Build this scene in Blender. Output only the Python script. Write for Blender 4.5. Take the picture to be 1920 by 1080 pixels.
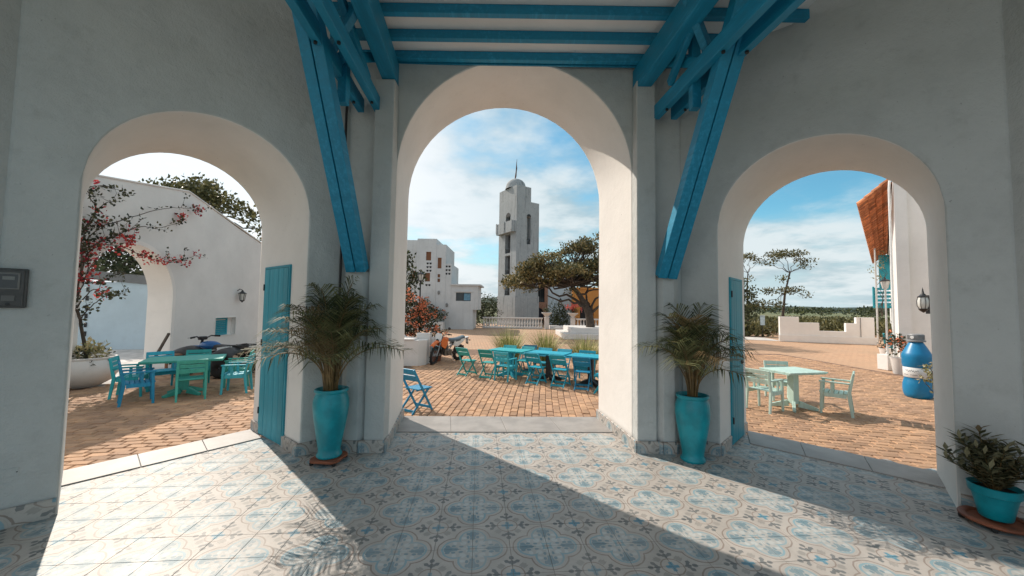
import bpy, bmesh, math, random
from mathutils import Vector, Matrix, Euler
random.seed(7)
SC = bpy.context.scene
COL = SC.collection
rad = math.radians
for o in list(bpy.data.objects):
    bpy.data.objects.remove(o)

# ------------------------------------------------------------------ camera
cam = bpy.data.cameras.new('camera')
cam.sensor_width = 36.0
cam.lens = 13.125
cam.clip_start = 0.05
cam.clip_end = 6000
co = bpy.data.objects.new('camera', cam)
COL.objects.link(co)
PITCH, ROLL = math.atan(36 / 700), 0.015
cp, sp, cr, sr = math.cos(PITCH), math.sin(PITCH), math.cos(ROLL), math.sin(ROLL)
_f = Vector((0, cp, sp)); _u0 = Vector((0, -sp, cp)); _r0 = Vector((1, 0, 0))
_r = _r0 * cr + _u0 * sr
_u = _u0 * cr - _r0 * sr
M = Matrix((_r, _u, -_f)).transposed().to_4x4()
M.translation = Vector((0, 0, 1.65))
co.matrix_world = M
SC.camera = co

# ------------------------------------------------------------------ light
SUN_EL = rad(39.5)
SUN_TO = Vector((-0.715, 0.70, 0)).normalized()        # horizontal direction towards the sun
sun_dir = Vector((SUN_TO.x * math.cos(SUN_EL), SUN_TO.y * math.cos(SUN_EL), math.sin(SUN_EL)))
sl = bpy.data.lights.new('sun', 'SUN')
sl.energy = 2.0
sl.angle = rad(0.5)
sl.color = (1.0, 0.89, 0.77)
so = bpy.data.objects.new('sun', sl)
so.rotation_euler = (-sun_dir).to_track_quat('-Z', 'Y').to_euler()
so.location = (-20, 20, 30)
COL.objects.link(so)

world = bpy.data.worlds.new('World')
SC.world = world
world.use_nodes = True
SC.view_settings.view_transform = 'Standard'
SC.view_settings.look = 'None'
SC.view_settings.gamma = 1.0
SC.view_settings.use_curve_mapping = False
SC.view_settings.exposure = 1.30
SKY_STRENGTH = 0.15
SC.cycles.max_bounces = 10
SC.cycles.diffuse_bounces = 6


# ------------------------------------------------------------------ node expression helper
class X:
    """a scalar socket with arithmetic"""
    def __init__(s, nt, v): s.nt, s.v = nt, v
    def _m(s, op, *a):
        n = s.nt.nodes.new('ShaderNodeMath'); n.operation = op
        for i, q in enumerate((s,) + a):
            q = q.v if isinstance(q, X) else q
            if hasattr(q, 'is_output'): s.nt.links.new(q, n.inputs[i])
            else: n.inputs[i].default_value = q
        return X(s.nt, n.outputs[0])
    def __add__(s, o): return s._m('ADD', o)
    def __sub__(s, o): return s._m('SUBTRACT', o)
    def __mul__(s, o): return s._m('MULTIPLY', o)
    def __truediv__(s, o): return s._m('DIVIDE', o)
    def abs(s): return s._m('ABSOLUTE')
    def sqrt(s): return s._m('SQRT')
    def mn(s, o): return s._m('MINIMUM', o)
    def mx(s, o): return s._m('MAXIMUM', o)
    def pw(s, o): return s._m('POWER', o)
    def inv(s): return X(s.nt, 1.0)._m('SUBTRACT', s)
    def clamp(s):
        r = s._m('ADD', 0.0); r.v.node.use_clamp = True; return r
    def ramp(s, a, b):
        n = s.nt.nodes.new('ShaderNodeMapRange')
        s.nt.links.new(s.v, n.inputs[0])
        n.inputs[1].default_value, n.inputs[2].default_value = a, b
        n.inputs[3].default_value, n.inputs[4].default_value = 0, 1
        n.interpolation_type = 'SMOOTHSTEP'
        return X(s.nt, n.outputs[0])


def mixc(nt, f, a, b):
    n = nt.nodes.new('ShaderNodeMix'); n.data_type = 'RGBA'
    for sock, q in ((n.inputs[0], f), (n.inputs[6], a), (n.inputs[7], b)):
        q = q.v if isinstance(q, X) else q
        if hasattr(q, 'is_output'): nt.links.new(q, sock)
        elif isinstance(q, (int, float)): sock.default_value = q
        else: sock.default_value = (*q[:3], 1)
    return n.outputs[2]


def noise(nt, vec, scale, detail=4, rough=0.55, dim='3D'):
    n = nt.nodes.new('ShaderNodeTexNoise')
    n.inputs['Scale'].default_value = scale
    n.inputs['Detail'].default_value = detail
    n.inputs['Roughness'].default_value = rough
    if vec is not None: nt.links.new(vec, n.inputs['Vector'])
    return X(nt, n.outputs['Fac'])


# ------------------------------------------------------------------ sky with clouds
def build_sky():
    nt = world.node_tree
    bg = nt.nodes['Background']
    bg.inputs['Strength'].default_value = SKY_STRENGTH
    sky = nt.nodes.new('ShaderNodeTexSky')
    sky.sky_type = 'NISHITA'
    sky.sun_disc = False
    sky.sun_elevation = SUN_EL
    sky.sun_rotation = math.atan2(SUN_TO.x, SUN_TO.y)
    sky.air_density = 1.0
    sky.dust_density = 0.6
    sky.ozone_density = 1.6
    tint = nt.nodes.new('ShaderNodeMix'); tint.data_type = 'RGBA'; tint.blend_type = 'MULTIPLY'
    tint.inputs[0].default_value = 1
    nt.links.new(sky.outputs[0], tint.inputs[6])
    tint.inputs[7].default_value = (0.235, 0.425, 0.41, 1)
    tc = nt.nodes.new('ShaderNodeTexCoord')
    sep = nt.nodes.new('ShaderNodeSeparateXYZ')
    nt.links.new(tc.outputs['Generated'], sep.inputs[0])
    x, y, z = (X(nt, sep.outputs[i]) for i in range(3))
    zz = z.mx(0.0) + 0.16
    comb = nt.nodes.new('ShaderNodeCombineXYZ')
    nt.links.new((x / zz).v, comb.inputs[0]); nt.links.new((y / zz).v, comb.inputs[1])
    comb.inputs[2].default_value = 3.7
    n1 = noise(nt, comb.outputs[0], 0.75, 7, 0.52)
    n2 = noise(nt, comb.outputs[0], 2.6, 6, 0.6)
    d = n1 * 0.74 + n2 * 0.26 - x * 0.03 + 0.02
    m = d.ramp(0.385, 0.565)
    m = m.mx((x * -1.0 - 0.22).ramp(0.0, 0.35) * 0.9)
    n3 = noise(nt, comb.outputs[0], 1.5, 5, 0.6)
    shade = n3.ramp(0.38, 0.60)
    warm = (x * -1.0 + 0.12).ramp(0.0, 0.6)
    cloud = mixc(nt, shade, (1.25, 1.62, 1.78), (2.12, 2.32, 2.38))
    cloud = mixc(nt, warm, cloud, (2.9, 2.9, 2.95))
    # thin pale veil towards the horizon
    veil = (z * -1.0 + 0.24).ramp(0.0, 0.22) * 0.95
    base = mixc(nt, veil, tint.outputs[2], (1.75, 2.1, 2.25))
    col = mixc(nt, m * 0.93, base, cloud)
    nt.links.new(col, bg.inputs['Color'])


build_sky()


# ------------------------------------------------------------------ materials
def new_mat(name):
    m = bpy.data.materials.new(name)
    m.use_nodes = True
    nt = m.node_tree
    return m, nt, nt.nodes['Principled BSDF']


def set_in(nt, sock, q):
    q = q.v if isinstance(q, X) else q
    if hasattr(q, 'is_output'): nt.links.new(q, sock)
    elif isinstance(q, (tuple, list)): sock.default_value = (*q[:3], 1)
    else: sock.default_value = q


def bump(nt, b, h, strength=0.3, dist=0.01):
    n = nt.nodes.new('ShaderNodeBump')
    n.inputs['Strength'].default_value = strength
    n.inputs['Distance'].default_value = dist
    set_in(nt, n.inputs['Height'], h)
    nt.links.new(n.outputs[0], b.inputs['Normal'])


def coords(nt, kind='Object'):
    if kind == 'Position':
        return nt.nodes.new('ShaderNodeNewGeometry').outputs['Position']
    return nt.nodes.new('ShaderNodeTexCoord').outputs[kind]


def M_plain(name, c, rough=0.6, var=0.25, scale=6, bmp=0.0, bscale=40, metal=0.0, c2=None, island=0.0, kind='Position', spec=0.5):
    m, nt, b = new_mat(name)
    v = coords(nt, kind)
    n = noise(nt, v, scale, 6, 0.6)
    c2 = c2 or tuple(q * (1 - var) for q in c)
    col = mixc(nt, n.ramp(0.35, 0.65), c2, c)
    if island:
        ge = nt.nodes.new('ShaderNodeNewGeometry')
        oi = nt.nodes.new('ShaderNodeObjectInfo')
        r = (X(nt, ge.outputs['Random Per Island']) + X(nt, oi.outputs['Random']))._m('FRACT')
        hs = nt.nodes.new('ShaderNodeHueSaturation')
        set_in(nt, hs.inputs['Value'], r * (2 * island) + (1 - island))
        nt.links.new(col, hs.inputs['Color'])
        col = hs.outputs[0]
    set_in(nt, b.inputs['Base Color'], col)
    b.inputs['Roughness'].default_value = rough
    b.inputs['Metallic'].default_value = metal
    b.inputs['Specular IOR Level'].default_value = spec
    if bmp: bump(nt, b, noise(nt, v, bscale, 5, 0.6), bmp, 0.01)
    return m


def M_stucco(name, c, dirt=0.12, dirtcol=(0.30, 0.29, 0.27), bmp=0.35, streak=False, rough=0.85):
    m, nt, b = new_mat(name)
    v = coords(nt, 'Position')
    big = noise(nt, v, 0.9, 6, 0.6)
    mid = noise(nt, v, 5, 6, 0.65)
    col = mixc(nt, big.ramp(0.3, 0.7), tuple(q * 0.90 for q in c), c)
    f = mid.ramp(0.52, 0.80) * dirt
    if streak:
        mp = nt.nodes.new('ShaderNodeMapping'); mp.inputs['Scale'].default_value = (2.5, 2.5, 0.18)
        nt.links.new(v, mp.inputs[0])
        f = (f + noise(nt, mp.outputs[0], 1.6, 7, 0.7).ramp(0.50, 0.72) * streak).clamp()
    col = mixc(nt, f, col, dirtcol)
    blot = noise(nt, v, 2.1, 8, 0.72).ramp(0.46, 0.66)
    col = mixc(nt, blot * (dirt * 0.55), col, tuple(q * 0.72 for q in c))
    spot = noise(nt, v, 38, 2, 0.5).ramp(0.74, 0.78)
    col = mixc(nt, spot * 0.5, col, (0.12, 0.12, 0.12))
    set_in(nt, b.inputs['Base Color'], col)
    b.inputs['Roughness'].default_value = rough
    h = noise(nt, v, 3.0, 4, 0.55) * 1.6 + noise(nt, v, 14, 6, 0.62) * 0.7 + noise(nt, v, 90, 3, 0.6) * 0.3
    bump(nt, b, h, bmp, 0.016)
    return m


def M_paintwood(name, c, axis=2, wear=0.35, light=None, rough=0.5):
    """painted wood: streaky brushwork and worn pale patches"""
    m, nt, b = new_mat(name)
    v = coords(nt, 'Object')
    mp = nt.nodes.new('ShaderNodeMapping')
    s = [14.0, 14.0, 14.0]; s[axis] = 1.1
    mp.inputs['Scale'].default_value = s
    nt.links.new(v, mp.inputs[0])
    st = noise(nt, mp.outputs[0], 1.8, 7, 0.65)
    big = noise(nt, v, 2.2, 5, 0.6)
    oi = nt.nodes.new('ShaderNodeObjectInfo')
    light = light or tuple(min(1, q * 1.5 + 0.06) for q in c)
    col = mixc(nt, st.ramp(0.3, 0.7), tuple(q * 0.82 for q in c), c)
    col = mixc(nt, (st * 0.6 + big * 0.4).ramp(0.52, 0.66) * wear, col, light)
    hs = nt.nodes.new('ShaderNodeHueSaturation')
    set_in(nt, hs.inputs['Value'], X(nt, oi.outputs['Random']) * 0.2 + 0.9)
    nt.links.new(col, hs.inputs['Color'])
    set_in(nt, b.inputs['Base Color'], hs.outputs[0])
    set_in(nt, b.inputs['Roughness'], st * 0.3 + (rough - 0.12))
    bump(nt, b, st, 0.25, 0.004)
    return m


def M_leaf(name, c, c2, var=0.35, transl=0.25, rough=0.5):
    m, nt, b = new_mat(name)
    ge = nt.nodes.new('ShaderNodeNewGeometry')
    r = X(nt, ge.outputs['Random Per Island'])
    v = ge.outputs['Position']
    n = noise(nt, v, 1.3, 3, 0.5)
    col = mixc(nt, (r * 0.65 + n * 0.35).ramp(0.25, 0.8), c, c2)
    hs = nt.nodes.new('ShaderNodeHueSaturation')
    set_in(nt, hs.inputs['Value'], r * (2 * var) + (1 - var))
    nt.links.new(col, hs.inputs['Color'])
    set_in(nt, b.inputs['Base Color'], hs.outputs[0])
    b.inputs['Roughness'].default_value = rough
    b.inputs['Specular IOR Level'].default_value = 0.3
    tr = nt.nodes.new('ShaderNodeBsdfTranslucent')
    nt.links.new(hs.outputs[0], tr.inputs[0])
    mx = nt.nodes.new('ShaderNodeMixShader')
    mx.inputs[0].default_value = transl
    nt.links.new(b.outputs[0], mx.inputs[1]); nt.links.new(tr.outputs[0], mx.inputs[2])
    nt.links.new(mx.outputs[0], nt.nodes['Material Output'].inputs[0])
    return m


def M_cement_tile(name):
    """encaustic cement tile: quarter medallion at uv (0,0), quarter rosette at uv (1,1)"""
    m, nt, b = new_mat(name)
    uv = nt.nodes.new('ShaderNodeUVMap')
    v = coords(nt, 'Position')
    nz = nt.nodes.new('ShaderNodeTexNoise'); nz.inputs['Scale'].default_value = 26; nz.inputs['Detail'].default_value = 3
    nt.links.new(v, nz.inputs['Vector'])
    sub = nt.nodes.new('ShaderNodeVectorMath'); sub.operation = 'SUBTRACT'
    nt.links.new(nz.outputs['Color'], sub.inputs[0]); sub.inputs[1].default_value = (0.5, 0.5, 0.5)
    sc = nt.nodes.new('ShaderNodeVectorMath'); sc.operation = 'SCALE'; sc.inputs['Scale'].default_value = 0.045
    nt.links.new(sub.outputs[0], sc.inputs[0])
    ad = nt.nodes.new('ShaderNodeVectorMath'); ad.operation = 'ADD'
    nt.links.new(uv.outputs[0], ad.inputs[0]); nt.links.new(sc.outputs[0], ad.inputs[1])
    sep = nt.nodes.new('ShaderNodeSeparateXYZ'); nt.links.new(ad.outputs[0], sep.inputs[0])
    u0, v0 = X(nt, sep.outputs[0]), X(nt, sep.outputs[1])
    # symmetric about the diagonal: a is the larger, c the smaller
    a, c = u0.mx(v0), u0.mn(v0)

    def dist(px, py, ax=1.0, ay=1.0, p=a, q=c):
        dx, dy = (p - px) / ax, (q - py) / ay
        return (dx * dx + dy * dy).sqrt()

    def inside(d, r, w=0.06): return d.ramp(r, r - w) if False else (d * -1 + r).ramp(0, w)
    dq = dist(0.44, 0.0) - 0.50                        # quatrefoil
    ring = lambda d, at, w: ((d - at).abs() * -1 + w).ramp(0.0, 0.012)
    outer = ring(dq, -0.022, 0.026)
    outer2 = ring(dq, -0.085, 0.009) * 0.5
    inner = ring(dq, -0.150, 0.034)
    field = inside(dq + 0.17, 0.0, 0.03)
    # maple leaf in each lobe
    dl = dist(0.60, 0.0, 1.05, 1.0)
    dx = a - 0.60
    spike = (c * 30.0)._m('SINE').abs() * 0.05 + (dx * 22.0)._m('SINE') * 0.045
    leaf = inside(dl - spike, 0.125, 0.03).mx(inside(dist(0.43, 0.0, 0.09, 0.03), 1.0, 0.2)).mx(inside(dist(0.50, 0.135, 0.07, 0.05), 1.0, 0.3))
    leaf = leaf.mx(inside(dist(0.30, 0.11, 0.07, 0.04), 1.0, 0.3))
    pale = inside(dist(0.25, 0.25, 0.10, 0.10), 1.0, 0.3).mx(inside(dist(0.47, 0.27, 0.06, 0.11), 1.0, 0.3)).mx(inside(dist(0.10, 0.10, 0.08, 0.08), 1.0, 0.3)).mx(inside(dist(0.78, 0.10, 0.05, 0.07), 1.0, 0.3)).mx(inside(dist(0.22, 0.0, 0.10, 0.06), 1.0, 0.3))
    # rosette at (1,1)
    r1 = dist(1.0, 1.0)
    ros = ring(r1, 0.285, 0.024)
    px, py = (a - 1).abs(), (c - 1).abs()
    cross = (px.mn(py) * -1 + 0.06).ramp(0, 0.02) * inside(r1, 0.18, 0.02)
    cross = cross.mx(inside(r1, 0.10, 0.02))
    spand = inside(dist(0.72, 0.72, 0.13, 0.13) + ((a - c) * 30)._m('SINE').abs() * 0.30, 1.05, 0.25)
    spand = spand * (r1 * 1.0 - 0.30).ramp(0, 0.02)
    # dark fleur between rosettes, at (1, .5)
    bud = inside(dist(1.0, 0.42, 0.07, 0.075), 1.0, 0.15)
    lx, ly = (a - 0.885), (c - 0.555)
    rx, ry = lx * 0.86 + ly * 0.50, ly * 0.86 - lx * 0.50
    wing = ((rx / 0.12) * (rx / 0.12) + (ry / 0.055) * (ry / 0.055)).sqrt()
    wing = inside(wing + (rx * 55)._m('SINE') * 0.18, 1.0, 0.15)
    tail = inside(dist(1.0, 0.60, 0.05, 0.10), 1.0, 0.15)
    dark = bud.mx(wing).mx(tail)
    wear = noise(nt, v, 3.1, 5, 0.6).ramp(0.30, 0.62)
    fine = noise(nt, v, 60, 3, 0.6)
    fade = wear * 0.45 + 0.55
    cream = mixc(nt, noise(nt, v, 7, 5, 0.6).ramp(0.3, 0.7), (0.42, 0.392, 0.362), (0.49, 0.455, 0.42))
    col = mixc(nt, field * 0.42 * fade, cream, (0.37, 0.44, 0.46))
    col = mixc(nt, outer * 0.95 * fade, col, (0.26, 0.21, 0.18))
    col = mixc(nt, outer2 * fade, col, (0.30, 0.26, 0.22))
    col = mixc(nt, inner * 0.95 * fade, col, (0.23, 0.37, 0.43))
    col = mixc(nt, pale * field * 0.75 * fade, col, (0.52, 0.56, 0.56))
    col = mixc(nt, leaf * field * fade, col, (0.17, 0.265, 0.31))
    col = mixc(nt, ros * 0.95 * fade, col, (0.27, 0.22, 0.19))
    col = mixc(nt, cross * fade, col, (0.12, 0.28, 0.37))
    col = mixc(nt, spand * 0.75 * fade, col, (0.27, 0.26, 0.24))
    col = mixc(nt, dark * (fade * 0.5 + 0.30), col, (0.095, 0.115, 0.125))
    oi = nt.nodes.new('ShaderNodeObjectInfo')
    hs = nt.nodes.new('ShaderNodeHueSaturation')
    set_in(nt, hs.inputs['Value'], X(nt, oi.outputs['Random']) * 0.10 + 0.95 - fine * 0.05)
    nt.links.new(col, hs.inputs['Color'])
    set_in(nt, b.inputs['Base Color'], hs.outputs[0])
    set_in(nt, b.inputs['Roughness'], noise(nt, v, 4, 5, 0.6) * 0.25 + 0.34)
    b.inputs['Specular IOR Level'].default_value = 0.32
    bump(nt, b, noise(nt, v, 9, 4, 0.5), 0.06, 0.01)
    return m


MAT = {}
MAT['tile'] = M_cement_tile('cement_tile')
MAT['grout'] = M_plain('grout', (0.30, 0.28, 0.26), 0.9)
MAT['wall'] = M_stucco('shaded_stucco', (0.54, 0.555, 0.545), 0.55, (0.36, 0.37, 0.36), 0.9)  # greyer than the reveals: room shade put into the stucco colour
MAT['reveal'] = M_stucco('daylit_stucco', (0.82, 0.79, 0.755), 0.12, (0.45, 0.42, 0.38), 0.25)  # same stucco with the daylight of the arches put into its colour
MAT['white'] = M_stucco('whitewash', (0.74, 0.73, 0.71), 0.12, (0.45, 0.44, 0.42), 0.3)
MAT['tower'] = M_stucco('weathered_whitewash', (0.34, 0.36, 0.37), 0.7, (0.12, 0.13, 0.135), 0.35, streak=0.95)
MAT['slab'] = M_plain('grey_stone', (0.38, 0.355, 0.335), 0.5, 0.22, 3, 0.1, 30)
MAT['beam'] = M_paintwood('blue_beam_paint', (0.004, 0.235, 0.40), 1, 0.30)
MAT['soffit'] = M_stucco('soffit_white', (0.84, 0.83, 0.81), 0.06)
MAT['black'] = M_plain('black_metal', (0.015, 0.015, 0.017), 0.45, 0.2, 20)
MAT['door'] = M_paintwood('teal_door_paint', (0.012, 0.29, 0.385), 2, 0.65, (0.14, 0.46, 0.55))
MAT['dark'] = M_plain('dark_opening', (0.02, 0.02, 0.022), 0.7)


# ------------------------------------------------------------------ mesh builder
class MB:
    def __init__(s): s.v, s.f, s.m, s.uv = [], [], [], None
    def add(s, vs, fs, mi=0):
        o = len(s.v); s.v += [tuple(p) for p in vs]
        s.f += [tuple(i + o for i in f) for f in fs]; s.m += [mi] * len(fs); return s
    def box(s, lo, hi, T=None, mi=0):
        x0, y0, z0 = lo; x1, y1, z1 = hi
        vs = [Vector(p) for p in ((x0, y0, z0), (x1, y0, z0), (x1, y1, z0), (x0, y1, z0), (x0, y0, z1), (x1, y0, z1), (x1, y1, z1), (x0, y1, z1))]
        if T is not None: vs = [T @ p for p in vs]
        return s.add(vs, [(3, 2, 1, 0), (4, 5, 6, 7), (0, 1, 5, 4), (1, 2, 6, 5), (2, 3, 7, 6), (3, 0, 4, 7)], mi)
    def bar(s, p, q, w, h, up=(0, 0, 1), mi=0, w2=None, h2=None):
        p, q = Vector(p), Vector(q); d = (q - p).normalized(); up = Vector(up)
        if abs(d.dot(up)) > 0.98: up = Vector((0, 1, 0)) if abs(d.y) < .9 else Vector((1, 0, 0))
        sx = d.cross(up).normalized(); sz = sx.cross(d).normalized()
        w2 = w if w2 is None else w2; h2 = h if h2 is None else h2
        vs = []
        for c, a, b2 in ((p, w, h), (q, w2, h2)):
            for i, j in ((-1, -1), (1, -1), (1, 1), (-1, 1)):
                vs.append(c + sx * (i * a / 2) + sz * (j * b2 / 2))
        return s.add(vs, [(0, 1, 2, 3), (7, 6, 5, 4), (0, 4, 5, 1), (1, 5, 6, 2), (2, 6, 7, 3), (3, 7, 4, 0)], mi)
    def tube(s, pts, r, n=6, mi=0, cap=True):
        pts = [Vector(p) for p in pts]
        rs = r if isinstance(r, (list, tuple)) else [r] * len(pts)
        vs, fs = [], []
        ref = Vector((0.13, 0.31, 0.94))
        for i, p in enumerate(pts):
            d = (pts[min(i + 1, len(pts) - 1)] - pts[max(i - 1, 0)]).normalized()
            a = d.cross(ref)
            if a.length < 0.1: a = d.cross(Vector((1, 0, 0)))
            a.normalize(); b2 = d.cross(a)
            for k in range(n):
                t = 2 * math.pi * k / n
                vs.append(p + (a * math.cos(t) + b2 * math.sin(t)) * rs[i])
        for i in range(len(pts) - 1):
            for k in range(n):
                k2 = (k + 1) % n
                fs.append((i * n + k, i * n + k2, (i + 1) * n + k2, (i + 1) * n + k))
        if cap:
            fs.append(tuple(range(n))[::-1]); fs.append(tuple((len(pts) - 1) * n + k for k in range(n)))
        return s.add(vs, fs, mi)
    def lathe(s, prof, n=20, T=None, mi=0, a0=0.0, a1=2 * math.pi):
        full = abs(a1 - a0 - 2 * math.pi) < 1e-6
        m = n if full else n + 1
        vs, fs = [], []
        for r, z in prof:
            for k in range(m):
                t = a0 + (a1 - a0) * k / n
                p = Vector((r * math.cos(t), r * math.sin(t), z))
                vs.append(T @ p if T is not None else p)
        for i in range(len(prof) - 1):
            for k in range(n):
                k2 = (k + 1) % m
                fs.append((i * m + k, i * m + k2, (i + 1) * m + k2, (i + 1) * m + k))
        return s.add(vs, fs, mi)
    def prism(s, poly, z0, z1, T=None, mi=0):
        n = len(poly)
        vs = [Vector((x, y, z0)) for x, y in poly] + [Vector((x, y, z1)) for x, y in poly]
        if T is not None: vs = [T @ p for p in vs]
        fs = [tuple(range(n))[::-1], tuple(range(n, 2 * n))] + [(i, (i + 1) % n, n + (i + 1) % n, n + i) for i in range(n)]
        return s.add(vs, fs, mi)
    def ball(s, c, r, nu=10, nv=6, mi=0, T=None):
        c = Vector(c); R = r if isinstance(r, (tuple, list)) else (r, r, r)
        vs, fs = [], []
        for j in range(nv + 1):
            ph = math.pi * j / nv
            for k in range(nu):
                t = 2 * math.pi * k / nu
                p = Vector((R[0] * math.sin(ph) * math.cos(t), R[1] * math.sin(ph) * math.sin(t), R[2] * math.cos(ph)))
                vs.append((T @ p if T is not None else p) + c)
        for j in range(nv):
            for k in range(nu):
                k2 = (k + 1) % nu
                fs.append((j * nu + k, (j + 1) * nu + k, (j + 1) * nu + k2, j * nu + k2))
        return s.add(vs, fs, mi)
    def mesh(s, name, mats, smooth=False, bevel=0):
        me = bpy.data.meshes.new(name)
        me.from_pydata(s.v, [], s.f)
        for mm in (mats if isinstance(mats, (list, tuple)) else [mats]):
            me.materials.append(MAT[mm] if isinstance(mm, str) else mm)
        if any(s.m): me.polygons.foreach_set('material_index', s.m)
        if s.uv:
            l = me.uv_layers.new(name='UVMap')
            l.data.foreach_set('uv', [q for p in s.uv for q in p])
        me.update()
        if smooth:
            me.polygons.foreach_set('use_smooth', [True] * len(me.polygons))
            me.set_sharp_from_angle(angle=rad(smooth if smooth is not True else 40))
        return me
    def build(s, name, mats, parent=None, smooth=False, bevel=0, origin=None):
        if origin is not None:
            o3 = Vector(origin); s.v = [tuple(Vector(p) - o3) for p in s.v]
        me = s.mesh(name, mats, smooth)
        o = bpy.data.objects.new(name, me)
        COL.objects.link(o)
        if origin is not None: o.location = origin
        if parent is not None: o.parent = parent
        if bevel:
            md = o.modifiers.new('bevel', 'BEVEL'); md.width = bevel; md.segments = 2
            md.limit_method = 'ANGLE'; md.angle_limit = rad(40)
        return o


def thing(name, label, cat, loc=(0, 0, 0), rz=0.0, group=None, scale=1.0):
    o = bpy.data.objects.new(name, None)
    COL.objects.link(o)
    o.empty_display_size = 0.2
    o.location = loc; o.rotation_euler = (0, 0, rz); o.scale = (scale,) * 3
    o['label'] = label; o['category'] = cat
    if group: o['group'] = group
    return o


def tag(o, label=None, cat=None, group=None, kind=None):
    if label: o['label'] = label
    if cat: o['category'] = cat
    if group: o['group'] = group
    if kind: o['kind'] = kind
    return o


def struct(o): o['kind'] = 'structure'; return o


def inst(name, me, parent=None, loc=(0, 0, 0), rot=(0, 0, 0), scale=(1, 1, 1)):
    o = bpy.data.objects.new(name, me)
    COL.objects.link(o)
    o.location, o.rotation_euler = loc, rot
    o.scale = scale if isinstance(scale, (tuple, list, Vector)) else (scale,) * 3
    if parent is not None: o.parent = parent
    return o


def dup(root, loc, rz, label, group=None, scale=None, swap=None):
    """copy a thing with its parts and sub-parts (swap: material replacements)"""
    r = root.copy(); COL.objects.link(r)
    r.location = loc; r.rotation_euler = (0, 0, rz); r['label'] = label
    if group: r['group'] = group
    if scale: r.scale = (scale,) * 3

    def rec(src, dst):
        for ch in list(src.children):
            c = ch.copy(); COL.objects.link(c); c.parent = dst
            if swap and c.data and c.data.materials:
                key = (c.data.name, swap)
                if key not in SWAPS:
                    m2 = c.data.copy(); m2.materials[0] = MAT[swap]; SWAPS[key] = m2
                c.data = SWAPS[key]
            rec(ch, c)
    rec(root, r)
    return r


SWAPS = {}


def rotz(a): return Matrix.Rotation(a, 4, 'Z')
def TR(x, y, z, a=0.0): return Matrix.Translation((x, y, z)) @ rotz(a)


# ================================================================== SETTING: the hall floor
PZ = -0.22                       # level of the brick plaza below the hall floor
TS = 0.2575
TH = 0.085
ux, uy = Vector((math.cos(TH), math.sin(TH), 0)), Vector((-math.sin(TH), math.cos(TH), 0))
T0 = Vector((0.27, 2.68, 0))
floor = MB()
floor.add([(-5.0, -2.6, -0.0025), (5.2, -2.6, -0.0025), (5.2, 3.0, -0.0025), (1.8, 5.7, -0.0025), (-1.9, 5.7, -0.0025), (-5.0, 3.2, -0.0025)], [(0, 1, 2, 3, 4, 5)])
floor.add([(-5.0, -2.6, PZ - .05), (5.2, -2.6, PZ - .05), (5.2, 3.0, PZ - .05), (1.8, 5.7, PZ - .05), (-1.9, 5.7, PZ - .05), (-5.0, 3.2, PZ - .05)], [(5, 4, 3, 2, 1, 0)])
floor = struct(floor.build('floor', 'grout'))


def tile_geo(h=0.0):
    g, b = TS / 2 - 0.0008, 0.0014
    vs = [(-g, -g, -0.006), (g, -g, -0.006), (g, g, -0.006), (-g, g, -0.006)]
    t = g - b
    vs += [(-t, -t, h), (t, -t, h), (t, t, h), (-t, t, h)]
    fs = [(4, 5, 6, 7), (0, 1, 5, 4), (1, 2, 6, 5), (2, 3, 7, 6), (3, 0, 4, 7)]
    return vs, fs


def tile_uv(vs, fs): return [(vs[i][0] / TS + 0.5, vs[i][1] / TS + 0.5) for f in fs for i in f]


_tv, _tf = tile_geo()
tb = MB(); tb.add(_tv, _tf); tb.uv = tile_uv(_tv, _tf)
tile_me = tb.mesh('tile', 'tile')


def in_hall(p):
    x, y = p.x, p.y
    if y < -2.4 or y > 5.35: return False
    if abs(x) > 4.6: return False
    if (-x + y) * 0.7071 > 5.62: return False
    if x * 0.64 + y * 0.77 > 6.0: return False
    return True


cells = []
for i in range(-22, 23):
    for j in range(-22, 16):
        p = T0 + ux * ((i + 0.5) * TS) + uy * ((j + 0.5) * TS)
        if in_hall(p): cells.append((i, j, p))


def seen(p):
    v = p - Vector((0, 0, 1.65)); z = v.dot(_f)
    if z < 0.2: return -1
    x, y = v.dot(_r) / z * 700, v.dot(_u) / z * 700
    return 1 / z if abs(x) < 990 and -580 < y < 560 else -1


cells.sort(key=lambda c: -seen(c[2]))
rest = MB(); rest.uv = []
for n, (i, j, p) in enumerate(cells):
    # medallion corners at even (i, j): rotate so that uv (0,0) falls there
    q = {(0, 0): 0, (1, 0): 1, (1, 1): 2, (0, 1): 3}[(i % 2, j % 2)]
    rz = TH + q * math.pi / 2
    tilt = (random.gauss(0, 0.0007), random.gauss(0, 0.0007))
    if n < 300:
        inst('tile', tile_me, floor, (p.x, p.y, random.uniform(-0.0006, 0.0004)), (tilt[0], tilt[1], rz))
    else:
        T = TR(p.x, p.y, 0, rz)
        rest.add([T @ Vector(v) for v in _tv], _tf); rest.uv += tile_uv(_tv, _tf)
if rest.v:
    o = rest.build('tile', 'tile', floor); o['kind'] = 'stuff'

# ================================================================== the arched hall
hall = thing('arched_hall', 'whitewashed arcaded hall with three round arches, blue roof timbers and patterned tile skirting', 'building', (0, 4.5, 0))
HZ = 5.62
INV = Matrix.Translation((0, -4.5, 0))


def hp(mb, name, mats, parent=None, **k):
    """a part of the hall given in world coordinates"""
    mb.v = [(x, y - 4.5, z) for x, y, z in mb.v]
    return mb.build(name, mats, parent or hall, **k)


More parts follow.
